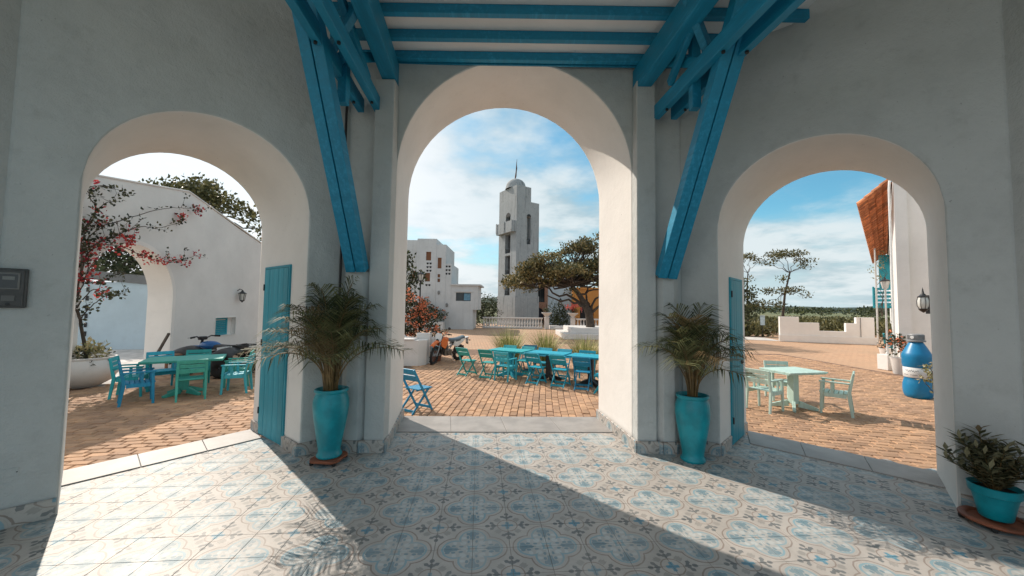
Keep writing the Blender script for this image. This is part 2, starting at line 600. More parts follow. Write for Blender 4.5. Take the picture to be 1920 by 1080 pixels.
def arched_wall(FL, A, B, FR, BL, A2, B2, BR, spring, spring2, top, seg=28, z0=-0.012, zb=None):
    """wall pierced by a round arch: room face FL-A-B-FR, outer face BL-A2-B2-BR"""
    zb = z0 if zb is None else zb
    A, B, A2, B2 = (Vector((*p, 0)) for p in (A, B, A2, B2))
    FL, FR, BL, BR = (Vector((*p, 0)) for p in (FL, FR, BL, BR))
    vs, fs, mi = [], [], []

    def add(p, z): vs.append((p.x, p.y, z)); return len(vs) - 1

    def prof(P, Q, sp, zlow):
        L = (Q - P).length
        ids = [add(P, zlow), add(P, (sp + zlow) * .5)]
        for k in range(seg + 1):
            t = math.pi * k / seg
            ids.append(add(P.lerp(Q, 0.5 - 0.5 * math.cos(t)), sp + math.sin(t) * L / 2))
        ids += [add(Q, (sp + zlow) * .5), add(Q, zlow)]
        return ids
    pf, pb = prof(A, B, spring, z0), prof(A2, B2, spring2, zb)

    def face(pr_, L, R, P, Q, zlow, flip):
        tops = []
        for k in range(2, 2 + seg + 1):
            x, y, z = vs[pr_[k]]
            tops.append(add(Vector((x, y, 0)), top))
        l0, l1 = add(L, zlow), add(L, top)
        r0, r1 = add(R, zlow), add(R, top)
        F = [[l0, pr_[0], pr_[1], pr_[2], tops[0], l1]]
        for k in range(seg): F.append([pr_[2 + k], pr_[3 + k], tops[k + 1], tops[k]])
        F.append([pr_[-1], r0, r1, tops[-1], pr_[-3], pr_[-2]])
        for f in F: fs.append(tuple(f[::-1] if flip else f)); mi.append(0 if not flip else 1)
        return l0, l1, r0, r1, tops
    a = face(pf, FL, FR, A, B, z0, False)
    b = face(pb, BL, BR, A2, B2, zb, True)
    for k in range(len(pf) - 1):
        fs.append((pf[k], pb[k], pb[k + 1], pf[k + 1])); mi.append(1)
    fs.append((a[0], a[1], b[1], b[0])); mi.append(0)
    fs.append((a[2], b[2], b[3], a[3])); mi.append(0)
    fs.append((a[1], *a[4], a[3], b[3], *b[4][::-1], b[1])); mi.append(0)
    mb = MB(); mb.v, mb.f, mb.m = vs, fs, mi
    return mb


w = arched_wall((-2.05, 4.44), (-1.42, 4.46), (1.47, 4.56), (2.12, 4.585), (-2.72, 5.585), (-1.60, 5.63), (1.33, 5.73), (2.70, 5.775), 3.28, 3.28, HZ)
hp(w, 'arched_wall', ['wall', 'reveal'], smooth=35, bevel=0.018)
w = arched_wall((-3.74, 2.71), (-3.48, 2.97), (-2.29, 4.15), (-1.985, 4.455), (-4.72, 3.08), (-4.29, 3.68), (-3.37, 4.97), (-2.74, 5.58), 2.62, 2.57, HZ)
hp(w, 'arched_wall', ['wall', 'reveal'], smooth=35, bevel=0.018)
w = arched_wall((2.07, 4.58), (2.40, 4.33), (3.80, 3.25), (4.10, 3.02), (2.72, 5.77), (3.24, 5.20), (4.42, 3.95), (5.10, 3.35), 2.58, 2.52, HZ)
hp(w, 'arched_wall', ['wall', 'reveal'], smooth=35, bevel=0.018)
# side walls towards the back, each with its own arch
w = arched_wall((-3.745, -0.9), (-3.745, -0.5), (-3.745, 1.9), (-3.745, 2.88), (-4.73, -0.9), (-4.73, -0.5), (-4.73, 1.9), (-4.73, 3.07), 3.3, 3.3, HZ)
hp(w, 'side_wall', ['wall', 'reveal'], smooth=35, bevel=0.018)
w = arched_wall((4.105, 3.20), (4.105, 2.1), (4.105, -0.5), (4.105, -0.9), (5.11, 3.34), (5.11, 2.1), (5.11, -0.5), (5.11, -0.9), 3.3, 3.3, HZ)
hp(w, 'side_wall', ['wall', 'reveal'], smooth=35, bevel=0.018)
# roof slab
mb = MB()
mb.prism([(-5.0, -0.95), (5.4, -0.95), (5.4, 3.45), (2.85, 6.0), (-2.85, 5.8), (-5.0, 3.2)], HZ + 0.003, HZ + 0.22)
hp(mb, 'roof', 'soffit')

# pilasters and stub columns
for X0, X1, Y, Yb, zt in ((-1.65, -1.424, 4.29, 4.47, 4.33), (1.474, 1.70, 4.39, 4.60, 4.42)):
    mb = MB(); mb.box((X0, Y, -0.01), (X1, Yb, zt))
    hp(mb, 'pilaster', 'wall', bevel=0.012)
mb = MB(); mb.prism([(-2.00, 4.50), (-1.93, 4.33), (-1.86, 4.27), (-1.72, 4.27), (-1.655, 4.36), (-1.655, 4.50)], -0.01, 2.04)
hp(mb, 'stub_column', 'wall', bevel=0.01)
mb = MB(); mb.prism([(1.705, 4.60), (1.705, 4.45), (1.77, 4.37), (1.90, 4.37), (1.98, 4.44), (2.04, 4.61)], -0.01, 2.03)
hp(mb, 'stub_column', 'wall', bevel=0.01)
# conduit pipe beside the left stub column
mb = MB(); mb.tube([(-2.02, 4.375, 0.02), (-2.02, 4.375, 4.2)], 0.014, 8)
hp(mb, 'conduit_pipe', 'black', smooth=True)

# ---- skirting of cut tiles
SKH = 0.128


def skirting(path):
    d0 = None
    for (x0, y0), (x1, y1) in zip(path[:-1], path[1:]):
        a, b = Vector((x0, y0, 0)), Vector((x1, y1, 0))
        L = (b - a).length
        n = max(1, round(L / TS)); l = L / n
        d = (b - a).normalized(); nrm = Vector((d.y, -d.x, 0))
        for k in range(n):
            p, q = a + d * (l * k + 0.0012), a + d * (l * (k + 1) - 0.0012)
            t = 0.016
            o = p - nrm * 0.012
            P = [p - nrm * .004, q - nrm * .004, q + nrm * t, p + nrm * t]
            vs = [(v.x, v.y - 4.5, z) for z in (0.0005, SKH) for v in P]
            # slim rounded upper edge
            vs += [(v.x, v.y - 4.5, SKH + 0.008) for v in (P[0], P[1], P[1] + nrm * .010, P[0] + nrm * .010)]
            fs = [(3, 2, 6, 7), (7, 6, 10, 11), (11, 10, 9, 8), (2, 1, 5, 6), (0, 3, 7, 4), (6, 5, 9, 10), (4, 7, 11, 8)]
            mb = MB(); mb.add(vs, fs)
            fl = k % 2
            s = min(1, l / TS)
            uvp = {}
            for i, v in enumerate(vs):
                e = 0 if (i % 4) in (0, 3) else 1
                uu = (e if not fl else 1 - e) * s
                uvp[i] = (uu, 0.40 + 0.5 * min(1, v[2] / SKH))
            mb.uv = [uvp[i] for f in fs for i in f]
            mb.build('skirting_tile', 'tile', sk)


sk = MB(); sk.box((-2.0, 4.6 - 4.5, 0.0), (-1.9, 4.7 - 4.5, 0.1))
sk = sk.build('skirting', 'grout', hall)
skirting([(-2.29 - .02, 4.13), (-1.99, 4.445 - .02), (-1.955, 4.32), (-1.87, 4.255), (-1.70, 4.255), (-1.67, 4.275), (-1.408, 4.275), (-1.405, 4.30), (-1.585, 5.62)])
skirting([(1.315, 5.72), (1.458, 4.40), (1.462, 4.375), (1.715, 4.375), (1.76, 4.36), (1.91, 4.36), (1.995, 4.43), (2.07, 4.555), (2.39, 4.315)])
skirting([(-3.74, 2.69), (-3.475, 2.952)])
skirting([(-2.66, 4.425), (-2.30, 4.135)])
skirting([(-3.37, 4.965), (-3.17, 4.81)])
skirting([(2.41, 4.33), (2.68, 4.61)])
skirting([(3.06, 5.01), (3.235, 5.19)])
skirting([(3.815, 3.235), (4.10, 3.01)])

rt = MB(); rt.add([(-9, -16, -0.012), (9, -16, -0.012), (9, -2.59, -0.012), (-9, -2.59, -0.012), (-9, -16, PZ - .06), (9, -16, PZ - .06), (9, -2.59, PZ - .06), (-9, -2.59, PZ - .06)], [(0, 1, 2, 3), (7, 6, 5, 4), (0, 4, 5, 1), (1, 5, 6, 2), (2, 6, 7, 3), (3, 7, 4, 0)])
struct(rt.build('bounce_terrace', M_plain('bounce_terrace_pale', (0.52, 0.48, 0.44), 0.8, 0.15, 2)))  # unseen terrace behind the camera, added to bounce sunlight onto the walls

# ---- threshold slabs
def slabs(P0, P1, Q1, Q0, n, zt=0.012):
    P0, P1, Q0, Q1 = (Vector((*p, 0)) for p in (P0, P1, Q0, Q1))
    for k in range(n):
        a, b = k / n, (k + 1) / n
        g = 0.0018
        L = (P1 - P0).length
        c = [P0.lerp(P1, a + g / L), P0.lerp(P1, b - g / L), Q0.lerp(Q1, b - g / L), Q0.lerp(Q1, a + g / L)]
        mb = MB(); mb.prism([(p.x, p.y - 4.5) for p in c], PZ + 0.02, zt)
        mb.build('threshold_slab', 'slab', hall, bevel=0.004)


slabs((-1.50, 4.95), (1.42, 5.06), (1.32, 5.74), (-1.62, 5.64), 4)
slabs((-3.98, 3.38), (-3.04, 4.66), (-3.35, 5.00), (-4.33, 3.66), 3)
slabs((2.98, 4.72), (4.16, 3.58), (4.46, 3.94), (3.25, 5.22), 3)

# ---- doors standing flat in the jambs
def jamb_door(a, b, z1, hinge):
    a, b = Vector((*a, 0)), Vector((*b, 0)); d = (b - a).normalized()
    n = Vector((d.y, -d.x, 0))
    L = (b - a).length
    T = Matrix(((d.x, n.x, 0, a.x), (d.y, n.y, 0, a.y - 4.5), (0, 0, 1, 0.015), (0, 0, 0, 1)))
    fr = MB()
    fr.box((-0.03, -0.02, 0), (0, 0.02, z1 + 0.03), T); fr.box((L, -0.02, 0), (L + 0.03, 0.02, z1 + 0.03), T); fr.box((0.0005, -0.02, z1), (L - .0005, 0.02, z1 + 0.03), T)
    dr = fr.build('door', 'door', hall, bevel=0.003)
    np_ = 5
    for k in range(np_):
        x0, x1 = L * k / np_ + 0.002, L * (k + 1) / np_ - 0.002
        mb = MB(); mb.box((x0, -0.012, 0.006), (x1, 0.022 + random.uniform(0, .004), z1 - 0.004), T)
        mb.build('plank', 'door', dr, bevel=0.004, origin=T @ Vector(((x0 + x1) / 2, 0, 1)))
    for z in (0.25, 1.1, 1.8):
        mb = MB(); x = -0.012 if hinge == 0 else L + 0.012
        mb.tube([T @ Vector((x, 0.028, z)), T @ Vector((x, 0.028, z + 0.08))], 0.009, 8)
        mb.build('hinge', 'black', dr, smooth=True)
    return dr


jamb_door((-3.16, 4.81), (-2.62, 4.40), 2.07, 0)
dr = jamb_door((2.72, 4.66), (3.07, 5.02), 2.02, 0)
mb = MB(); mb.ball((3.02, 4.93 - 4.5, 0.98), 0.026); mb.tube([(3.06, 4.965 - 4.5, 0.98), (3.02, 4.93 - 4.5, 0.98)], 0.008)
mb.build('handle', 'black', dr, smooth=True)

# ---- ceiling: soffit, joists, beams, braces
ceil = MB(); ceil.box((-2.05, 0.6, 4.745), (2.98, 4.43, 4.81))
ceil = hp(ceil, 'ceiling', 'soffit')
jy = [4.37, 4.02, 3.66, 3.30, 2.94, 2.58, 2.22, 1.86, 1.50, 1.14, .78]
for k, y in enumerate(jy):
    mb = MB()
    z = 4.64
    mb.box((-2.08, y, z), (3.0 - max(0, (y - 3.73)) * 1.1, y + 0.068, 4.742))
    o = hp(mb, 'joist', 'beam', ceil, bevel=0.006)
    o.location = (0, 0, 0)
mb = MB(); mb.box((-1.95, 4.452, 4.63), (2.0, 4.475, 4.76)); hp(mb, 'wall_plate', 'beam', ceil)


def timber(name, p, q, w, h, parent=None, m='beam', up=(0, 0, 1)):
    mb = MB(); mb.bar((p[0], p[1] - 4.5, p[2]), (q[0], q[1] - 4.5, q[2]), w, h, up)
    c = ((Vector(p) + Vector(q)) / 2) - Vector((0, 4.5, 0))
    d = (Vector(q) - Vector(p)).normalized()
    o = mb.build(name, m, parent or hall, bevel=0.006, origin=c)
    return o


def bolt(parent, p, ax, r=0.016, l=0.02):
    p = Vector(p) - Vector((0, 4.5, 0)) - parent.location; ax = Vector(ax).normalized()
    mb = MB(); mb.tube([p, p + ax * l], r, 8)
    return mb.build('bolt', 'black', parent, smooth=40)


timber('main_beam', (-1.515, 4.46, 4.475), (-1.10, 0.3, 4.475), 0.165, 0.285)
timber('main_beam', (1.555, 4.55, 4.485), (1.93, 0.3, 4.485), 0.165, 0.285)
for s, xs, yb, dx in ((-1, (-1.635, -1.84), 4.36, 0.16), (1, (1.72, 1.93), 4.42, 0.26)):
    pr2 = []
    for x in xs:
        xe = x + (0.30 if s < 0 else 0.42)
        o = timber('plate_beam', (x, yb, 4.03), (xe, 0.2, 4.03), 0.075, 0.16)
        pr2.append(o)
        for t in (0.06, 0.29):
            p = Vector((x, yb, 4.0)).lerp(Vector((xe, 0.2, 4.0)), t)
            bolt(o, p + Vector((0, 0, -.052)), (0, 0, -1))
    # raking brace of two planks from the stub column up between the plates
    b0 = Vector((-1.77, 4.26, 2.045)) if s < 0 else Vector((1.80, 4.36, 2.035))
    b1 = Vector((-1.83, 3.10, 4.30)) if s < 0 else Vector((2.00, 3.12, 4.36))
    d = (b1 - b0).normalized()
    side = Vector((1, 0, 0)); side = (side - d * side.dot(d)).normalized()
    e = b0 + d * 3.1
    upv = d.cross(side)
    for kx in (-0.058, 0.058):
        timber('raking_brace', b0 + side * kx, e + side * kx, 0.105, 0.13, up=upv)
    # post and short struts between the plates and the joists
    xm = (xs[0] + xs[1]) / 2
    timber('post', (xm + s * 0.02, 3.72, 3.7), (xm + s * 0.02, 3.72, 4.635), 0.09, 0.09)
    timber('strut', (xm + s * .015, 3.62, 4.12), (xm - s * 0.16 * s * s, 4.3, 4.6), 0.06, 0.10)
    timber('strut', (xs[0] - s * 0.0, 4.02, 4.155), (xs[0] - s * 0.02, 3.05, 4.60), 0.06, 0.09)
    timber('strut', (xm + s * .10, 3.55, 4.12), (s * 1.45 + .1, 3.30, 4.60), 0.07, 0.10)


# ================================================================== more materials
MAT['paver'] = M_plain('paver', (0.46, 0.275, 0.16), 0.85, 0.30, 2.2, 0.5, 60, island=0.20, c2=(0.355, 0.215, 0.135))
MAT['joint'] = M_plain('paver_joint', (0.22, 0.135, 0.09), 0.95, 0.4, 5)
MAT['sand'] = M_plain('sandy_ground', (0.45, 0.285, 0.18), 0.9, 0.32, 0.35, 0.5, 7, c2=(0.33, 0.215, 0.14))
def M_sand(name):
    m, nt, b = new_mat(name)
    v = coords(nt, 'Position')
    br = nt.nodes.new('ShaderNodeTexBrick')
    mp = nt.nodes.new('ShaderNodeMapping'); mp.inputs['Rotation'].default_value = (0, 0, 1.45)
    nt.links.new(v, mp.inputs[0]); nt.links.new(mp.outputs[0], br.inputs['Vector'])
    br.inputs['Scale'].default_value = 1.0; br.inputs['Brick Width'].default_value = .25; br.inputs['Row Height'].default_value = .15
    br.inputs['Mortar Size'].default_value = .012; br.inputs['Mortar Smooth'].default_value = .6
    br.inputs['Color1'].default_value = (.50, .31, .19, 1); br.inputs['Color2'].default_value = (.42, .26, .165, 1); br.inputs['Mortar'].default_value = (.24, .15, .10, 1)
    big = noise(nt, v, 0.30, 6, 0.65); mid = noise(nt, v, 1.7, 6, 0.65)
    dust = mixc(nt, big.ramp(.3, .7), (.47, .31, .20), (.39, .26, .17))
    col = mixc(nt, (mid * .5 + big * .5).ramp(.38, .60) * .75, br.outputs[0], dust)
    col = mixc(nt, noise(nt, v, .8, 7, .7).ramp(.56, .70) * .55, col, (.22, .145, .10))
    set_in(nt, b.inputs['Base Color'], col); b.inputs['Roughness'].default_value = .9
    bump(nt, b, noise(nt, v, 9, 6, .65), .5, .02)
    return m


MAT['sand'] = M_sand('sandy_paving')
MAT['gravel'] = M_plain('pale_gravel', (0.62, 0.59, 0.56), 0.9, 0.30, 3, 0.8, 30)
MAT['meadow'] = M_plain('meadow', (0.105, 0.135, 0.055), 0.95, 0.5, 0.02, 0.0, 1, c2=(0.16, 0.15, 0.07))
MAT['hillgreen'] = M_plain('wooded_hill', (0.035, 0.062, 0.045), 0.95, 0.5, 0.03, 0.6, 0.15)
MAT['teal_pot'] = M_plain('glazed_teal', (0.002, 0.31, 0.38), 0.36, 0.30, 5.0, 0.12, 24)
MAT['terracotta'] = M_plain('terracotta', (0.30, 0.095, 0.045), 0.6, 0.4, 9, 0.2, 60)
MAT['soil'] = M_plain('soil', (0.03, 0.022, 0.016), 0.95, 0.4, 30, 0.8, 90)
MAT['palm'] = M_leaf('palm_leaf', (0.060, 0.080, 0.034), (0.19, 0.19, 0.085), 0.3, 0.3, 0.62)
MAT['palm_dry'] = M_leaf('palm_leaf_dry', (0.24, 0.17, 0.08), (0.14, 0.10, 0.05), 0.3, 0.2)
MAT['palm_stem'] = M_plain('palm_stem', (0.20, 0.125, 0.045), 0.5, 0.45, 14)
MAT['shrub'] = M_leaf('shrub_leaf', (0.075, 0.085, 0.042), (0.21, 0.19, 0.11), 0.35, 0.15, 0.45)
for nm, c in (('blue', (0.004, 0.24, 0.44)), ('azure', (0.008, 0.36, 0.50)), ('teal', (0.016, 0.40, 0.45)), ('seagreen', (0.05, 0.40, 0.34)), ('cyan', (0.04, 0.40, 0.49)), ('greenteal', (0.012, 0.34, 0.33)), ('mint', (0.50, 0.67, 0.60)), ('darkblue', (0.01, 0.16, 0.25))):
    MAT[nm] = M_paintwood('painted_wood_' + nm, c, 2, 0.22, tuple(min(.8, q * 1.25 + .05) for q in c))
MAT['planter_white'] = M_stucco('planter_white', (0.70, 0.68, 0.66), 0.25, (0.40, 0.36, 0.32), 0.25)
MAT['bark'] = M_plain('bark', (0.085, 0.065, 0.05), 0.9, 0.45, 8, 0.8, 40)
MAT['boug_leaf'] = M_leaf('bougainvillea_leaf', (0.030, 0.042, 0.022), (0.075, 0.075, 0.035), 0.4, 0.2)
MAT['boug_red'] = M_leaf('red_bract', (0.42, 0.035, 0.06), (0.55, 0.08, 0.06), 0.3, 0.3)
MAT['boug_orange'] = M_leaf('orange_bract', (0.78, 0.22, 0.09), (0.80, 0.30, 0.18), 0.2, 0.35)
MAT['pink'] = M_leaf('pink_bract', (0.70, 0.13, 0.13), (0.75, 0.22, 0.15), 0.2, 0.3)
MAT['pale_leaf'] = M_leaf('pale_variegated_leaf', (0.42, 0.36, 0.20), (0.20, 0.20, 0.09), 0.4, 0.2)
MAT['tree_leaf'] = M_leaf('tree_leaf', (0.075, 0.085, 0.034), (0.24, 0.19, 0.085), 0.4, 0.2)
MAT['tree_dark'] = M_leaf('tree_leaf_dark', (0.028, 0.042, 0.018), (0.075, 0.085, 0.036), 0.4, 0.15)
MAT['tree_olive'] = M_leaf('tree_leaf_olive', (0.075, 0.080, 0.030), (0.16, 0.145, 0.06), 0.4, 0.2)
MAT['blade'] = M_leaf('grass_blade', (0.17, 0.20, 0.055), (0.50, 0.46, 0.20), 0.35, 0.25)
MAT['orange_paint'] = M_plain('orange_plastic', (0.72, 0.16, 0.03), 0.3, 0.12, 5)
MAT['white_plastic'] = M_plain('white_plastic', (0.70, 0.72, 0.72), 0.35, 0.08, 5)
MAT['blue_plastic'] = M_plain('blue_plastic', (0.002, 0.20, 0.42), 0.38, 0.2, 1.5)
MAT['navy_plastic'] = M_plain('navy_plastic', (0.01, 0.07, 0.22), 0.3, 0.15, 5)
MAT['rubber'] = M_plain('rubber', (0.02, 0.02, 0.02), 0.85, 0.3, 20)
MAT['metal'] = M_plain('grey_metal', (0.36, 0.36, 0.37), 0.4, 0.2, 9, metal=0.7)
MAT['seat'] = M_plain('seat_vinyl', (0.10, 0.14, 0.17), 0.5, 0.2, 6)
MAT['seat_black'] = M_plain('seat_black', (0.025, 0.025, 0.028), 0.5, 0.2, 6)
MAT['brown_wood'] = M_paintwood('brown_shutter', (0.20, 0.075, 0.025), 2, 0.25, (0.35, 0.15, 0.06))
MAT['yellow'] = M_paintwood('yellow_paint', (0.60, 0.29, 0.02), 2, 0.2)
MAT['ochre'] = M_stucco('ochre_wall', (0.55, 0.24, 0.06), 0.3, (0.3, 0.14, 0.05), 0.3)
MAT['concrete'] = M_stucco('old_concrete', (0.20, 0.20, 0.20), 0.8, (0.045, 0.05, 0.05), 0.5)
MAT['claytile'] = M_plain('clay_tile', (0.60, 0.24, 0.10), 0.8, 0.5, 4, 0.4, 40, island=0.35, c2=(0.36, 0.14, 0.07))
MAT['glass'] = M_plain('dark_glass', (0.03, 0.035, 0.04), 0.08, 0.1, 2)
MAT['frost'] = M_plain('frosted_glass', (0.62, 0.63, 0.60), 0.25, 0.1, 6)
MAT['shutter'] = M_paintwood('shutter_teal', (0.015, 0.30, 0.38), 2, 0.3)
MAT['greylid'] = M_plain('grey_plastic', (0.26, 0.27, 0.28), 0.45, 0.15, 8)


def M_bricks(name, c1, c2, mortar, scale):
    m, nt, b = new_mat(name)
    br = nt.nodes.new('ShaderNodeTexBrick')
    mp = nt.nodes.new('ShaderNodeMapping'); mp.inputs['Rotation'].default_value = (math.pi / 2, 0, 0)
    nt.links.new(coords(nt, 'Object'), mp.inputs[0]); nt.links.new(mp.outputs[0], br.inputs['Vector'])
    br.inputs['Color1'].default_value = (*c1, 1); br.inputs['Color2'].default_value = (*c2, 1); br.inputs['Mortar'].default_value = (*mortar, 1)
    br.inputs['Scale'].default_value = scale; br.inputs['Mortar Size'].default_value = 0.02
    nt.links.new(br.outputs[0], b.inputs['Base Color']); b.inputs['Roughness'].default_value = 0.9
    return m


MAT['brick'] = M_bricks('red_brick', (0.36, 0.16, 0.09), (0.24, 0.10, 0.06), (0.40, 0.35, 0.30), 3.0)


# ================================================================== SETTING: plaza of pavers
pl = MB()
pl.add([(-14, 3.0, PZ - .008), (-4.2, 3.0, PZ - .008), (-2.2, 5.2, PZ - .008), (2.4, 5.3, PZ - .008), (4.6, 3.0, PZ - .008), (34, 3.0, PZ - .008), (34, 42, PZ - .008), (-14, 42, PZ - .008)], [(0, 1, 2, 3, 4, 5, 6, 7)])
plaza = struct(pl.build('plaza', 'sand'))
PW, PL = 0.128, 0.235
jb = MB()
jb.add([(-9.2, 3.2, PZ - .004), (-4.4, 3.2, PZ - .004), (-2.4, 5.3, PZ - .004), (2.2, 5.4, PZ - .004), (4.4, 3.1, PZ - .004), (11.8, 3.1, PZ - .004), (11.8, 16.5, PZ - .004), (-9.2, 16.5, PZ - .004)], [(0, 1, 2, 3, 4, 5, 6, 7)])
jb.build('paver_bed', 'joint', plaza)


def paver_mesh(w, l, h=0.012):
    mb = MB(); a, b = w / 2 - 0.0035, l / 2 - 0.0035; e = 0.009
    vs = [(-a, -b, -0.02), (a, -b, -0.02), (a, b, -0.02), (-a, b, -0.02), (-a, -b, h - e), (a, -b, h - e), (a, b, h - e), (-a, b, h - e),
          (-a + e, -b + e, h), (a - e, -b + e, h), (a - e, b - e, h), (-a + e, b - e, h)]
    fs = [(8, 9, 10, 11), (4, 5, 9, 8), (5, 6, 10, 9), (6, 7, 11, 10), (7, 4, 8, 11), (0, 1, 5, 4), (1, 2, 6, 5), (2, 3, 7, 6), (3, 0, 4, 7)]
    return mb.add(vs, fs)


pm = paver_mesh(PW, PL)
pv_me = pm.mesh('paver', 'paver')
PAV = []


def outside(x, y):
    """is this spot on the plaza, clear of the hall walls"""
    if y < 3.1: return False
    if abs(x) < 2.72: return y > 5.62
    if x < 0: return (-x + y) * 0.7071 > 5.62
    if x > 0: return x * 0.735 + y * 0.678 > 5.80
    return True


def pave_zone(cx, cy, ang, hw, hl, test):
    d, n = Vector((math.cos(ang), math.sin(ang))), Vector((-math.sin(ang), math.cos(ang)))
    for i in range(-int(hw / PW), int(hw / PW) + 1):
        sway = 0.025 * math.sin(i * 0.35)
        for j in range(-int(hl / PL), int(hl / PL) + 1):
            off = 0.5 * PL * (i % 2) + 0.10 * PL * math.sin(i * 1.7)
            p = d * (i * PW + 0.03 * math.sin(j * 0.21 + i * .05)) + n * (j * PL + off)
            x, y = cx + p.x, cy + p.y
            if test(x, y):
                PAV.append((x, y, ang + random.gauss(0, 0.025)))


pave_zone(0.0, 9.0, rad(-4), 7, 8, lambda x, y: outside(x, y) and -0.42 * (y - 5) - 1.6 < x < 0.28 * (y - 5) + 2.3 and y < 14.5 and x < 0.27 * y + 0.6 and x > -0.33 * y - .2 and x > -3.0)
pave_zone(-6.5, 7.5, rad(-79), 9, 9, lambda x, y: outside(x, y) and x < -2.9 and -9.0 < x and y < 12.0 and x < -0.60 * y + 0.2 and y < 13 + x * .1)
pave_zone(6.8, 8.5, rad(-104), 10, 10, lambda x, y: outside(x, y) and x > 2.6 and x > 0.58 * y - .1 and x < 11.5 and y < 16 and x < 1.18 * y + .4)
PAV.sort(key=lambda p: math.hypot(p[0], p[1]))


def psee(x, y):
    v = Vector((x, y, PZ)) - Vector((0, 0, 1.65)); z = v.dot(_f)
    px, py = v.dot(_r) / z * 700, -v.dot(_u) / z * 700
    # through one of the three openings at floor level
    X_, Y_ = 960 + px, 540 + py
    return 105 < X_ < 475 or 750 < X_ < 1126 or 1398 < X_ < 1760


vis = [p for p in PAV if psee(p[0], p[1])]
hid = [p for p in PAV if not psee(p[0], p[1])]
rest = MB()
for k, (x, y, a) in enumerate(vis + hid):
    t = (random.gauss(0, 0.012), random.gauss(0, 0.012), a)
    dz = random.gauss(0, 0.003)
    sx, sy = random.uniform(0.94, 1.02), random.uniform(0.93, 1.02)
    if k < 300:
        inst('paver', pv_me, plaza, (x, y, PZ + dz), t, (sx, sy, 1))
    else:
        T = Matrix.Translation((x, y, PZ + dz)) @ Euler(t).to_matrix().to_4x4() @ Matrix.Diagonal((sx, sy, 1, 1))
        rest.add([T @ Vector(v) for v in pm.v], pm.f)
o = rest.build('paver', 'paver', plaza); o['kind'] = 'stuff'


# ================================================================== plants: generic leaf tools
def leaf_quad(mb, p, d, n, l, w, mi=0, fold=0.0):
    """a pointed leaf of two triangles/quads from p along d, normal n"""
    s = d.cross(n).normalized()
    m = p + d * (l * 0.45) + n * fold
    t = p + d * l
    mb.add([p, m + s * (w / 2), t, m - s * (w / 2)], [(0, 1, 2, 3)], mi)


def rnd_dir():
    while True:
        v = Vector((random.uniform(-1, 1), random.uniform(-1, 1), random.uniform(-1, 1)))
        if 0.05 < v.length < 1: return v.normalized()


def frond(az, reach, rise, droop, nl=26, ll=0.22, lw=0.013, base=0.02, z0=0.0, twist=0.0):
    """an arching pinnate palm frond; returns leaf mesh builder and stem mesh builder"""
    lf, st = MB(), MB()
    hd = Vector((math.cos(az), math.sin(az), 0))
    side = Vector((-hd.y, hd.x, 0))
    pts = []
    N = 16
    for k in range(N + 1):
        t = k / N
        r = reach * (0.22 * t + 0.78 * t * t)
        z = rise * (1.55 * t - 0.55 * t * t) - droop * t ** 3
        pts.append(hd * (base + r) + side * (twist * t * t) + Vector((0, 0, z0 + z)))
    st.tube(pts, [0.0075 * (1 - 0.75 * k / N) + 0.001 for k in range(N + 1)], 5)
    for k in range(nl):
        t = 0.34 + 0.66 * (k + 0.5) / nl
        i = min(N - 1, int(t * N)); fr = t * N - i
        p = pts[i].lerp(pts[i + 1], fr)
        d = (pts[i + 1] - pts[i]).normalized()
        s0 = d.cross(Vector((0, 0, 1))).normalized() if abs(d.z) < .98 else side
        up = s0.cross(d).normalized()
        L = ll * (0.55 + 0.9 * math.sin(math.pi * min(1, (t - 0.30) / 0.72)) ** 0.8) * random.uniform(0.85, 1.1)
        for sg in (-1, 1):
            dd = (d * random.uniform(0.55, 0.75) + s0 * sg * 0.8 + up * random.uniform(0.05, 0.28)).normalized()
            q = p
            w = lw * random.uniform(0.8, 1.15)
            nn = dd.cross(d).normalized() if sg > 0 else d.cross(dd).normalized()
            ws = nn.cross(dd).normalized()
            m = q + dd * (L * 0.5) + Vector((0, 0, -0.02 * L))
            tip = q + dd * (L * 0.92) + Vector((0, 0, -0.30 * L - random.uniform(0, .05)))
            lf.add([q - ws * w * .3, q + ws * w * .3, m + ws * w * .5, m - ws * w * .5, tip], [(0, 1, 2, 3), (3, 2, 4)])
    return lf, st


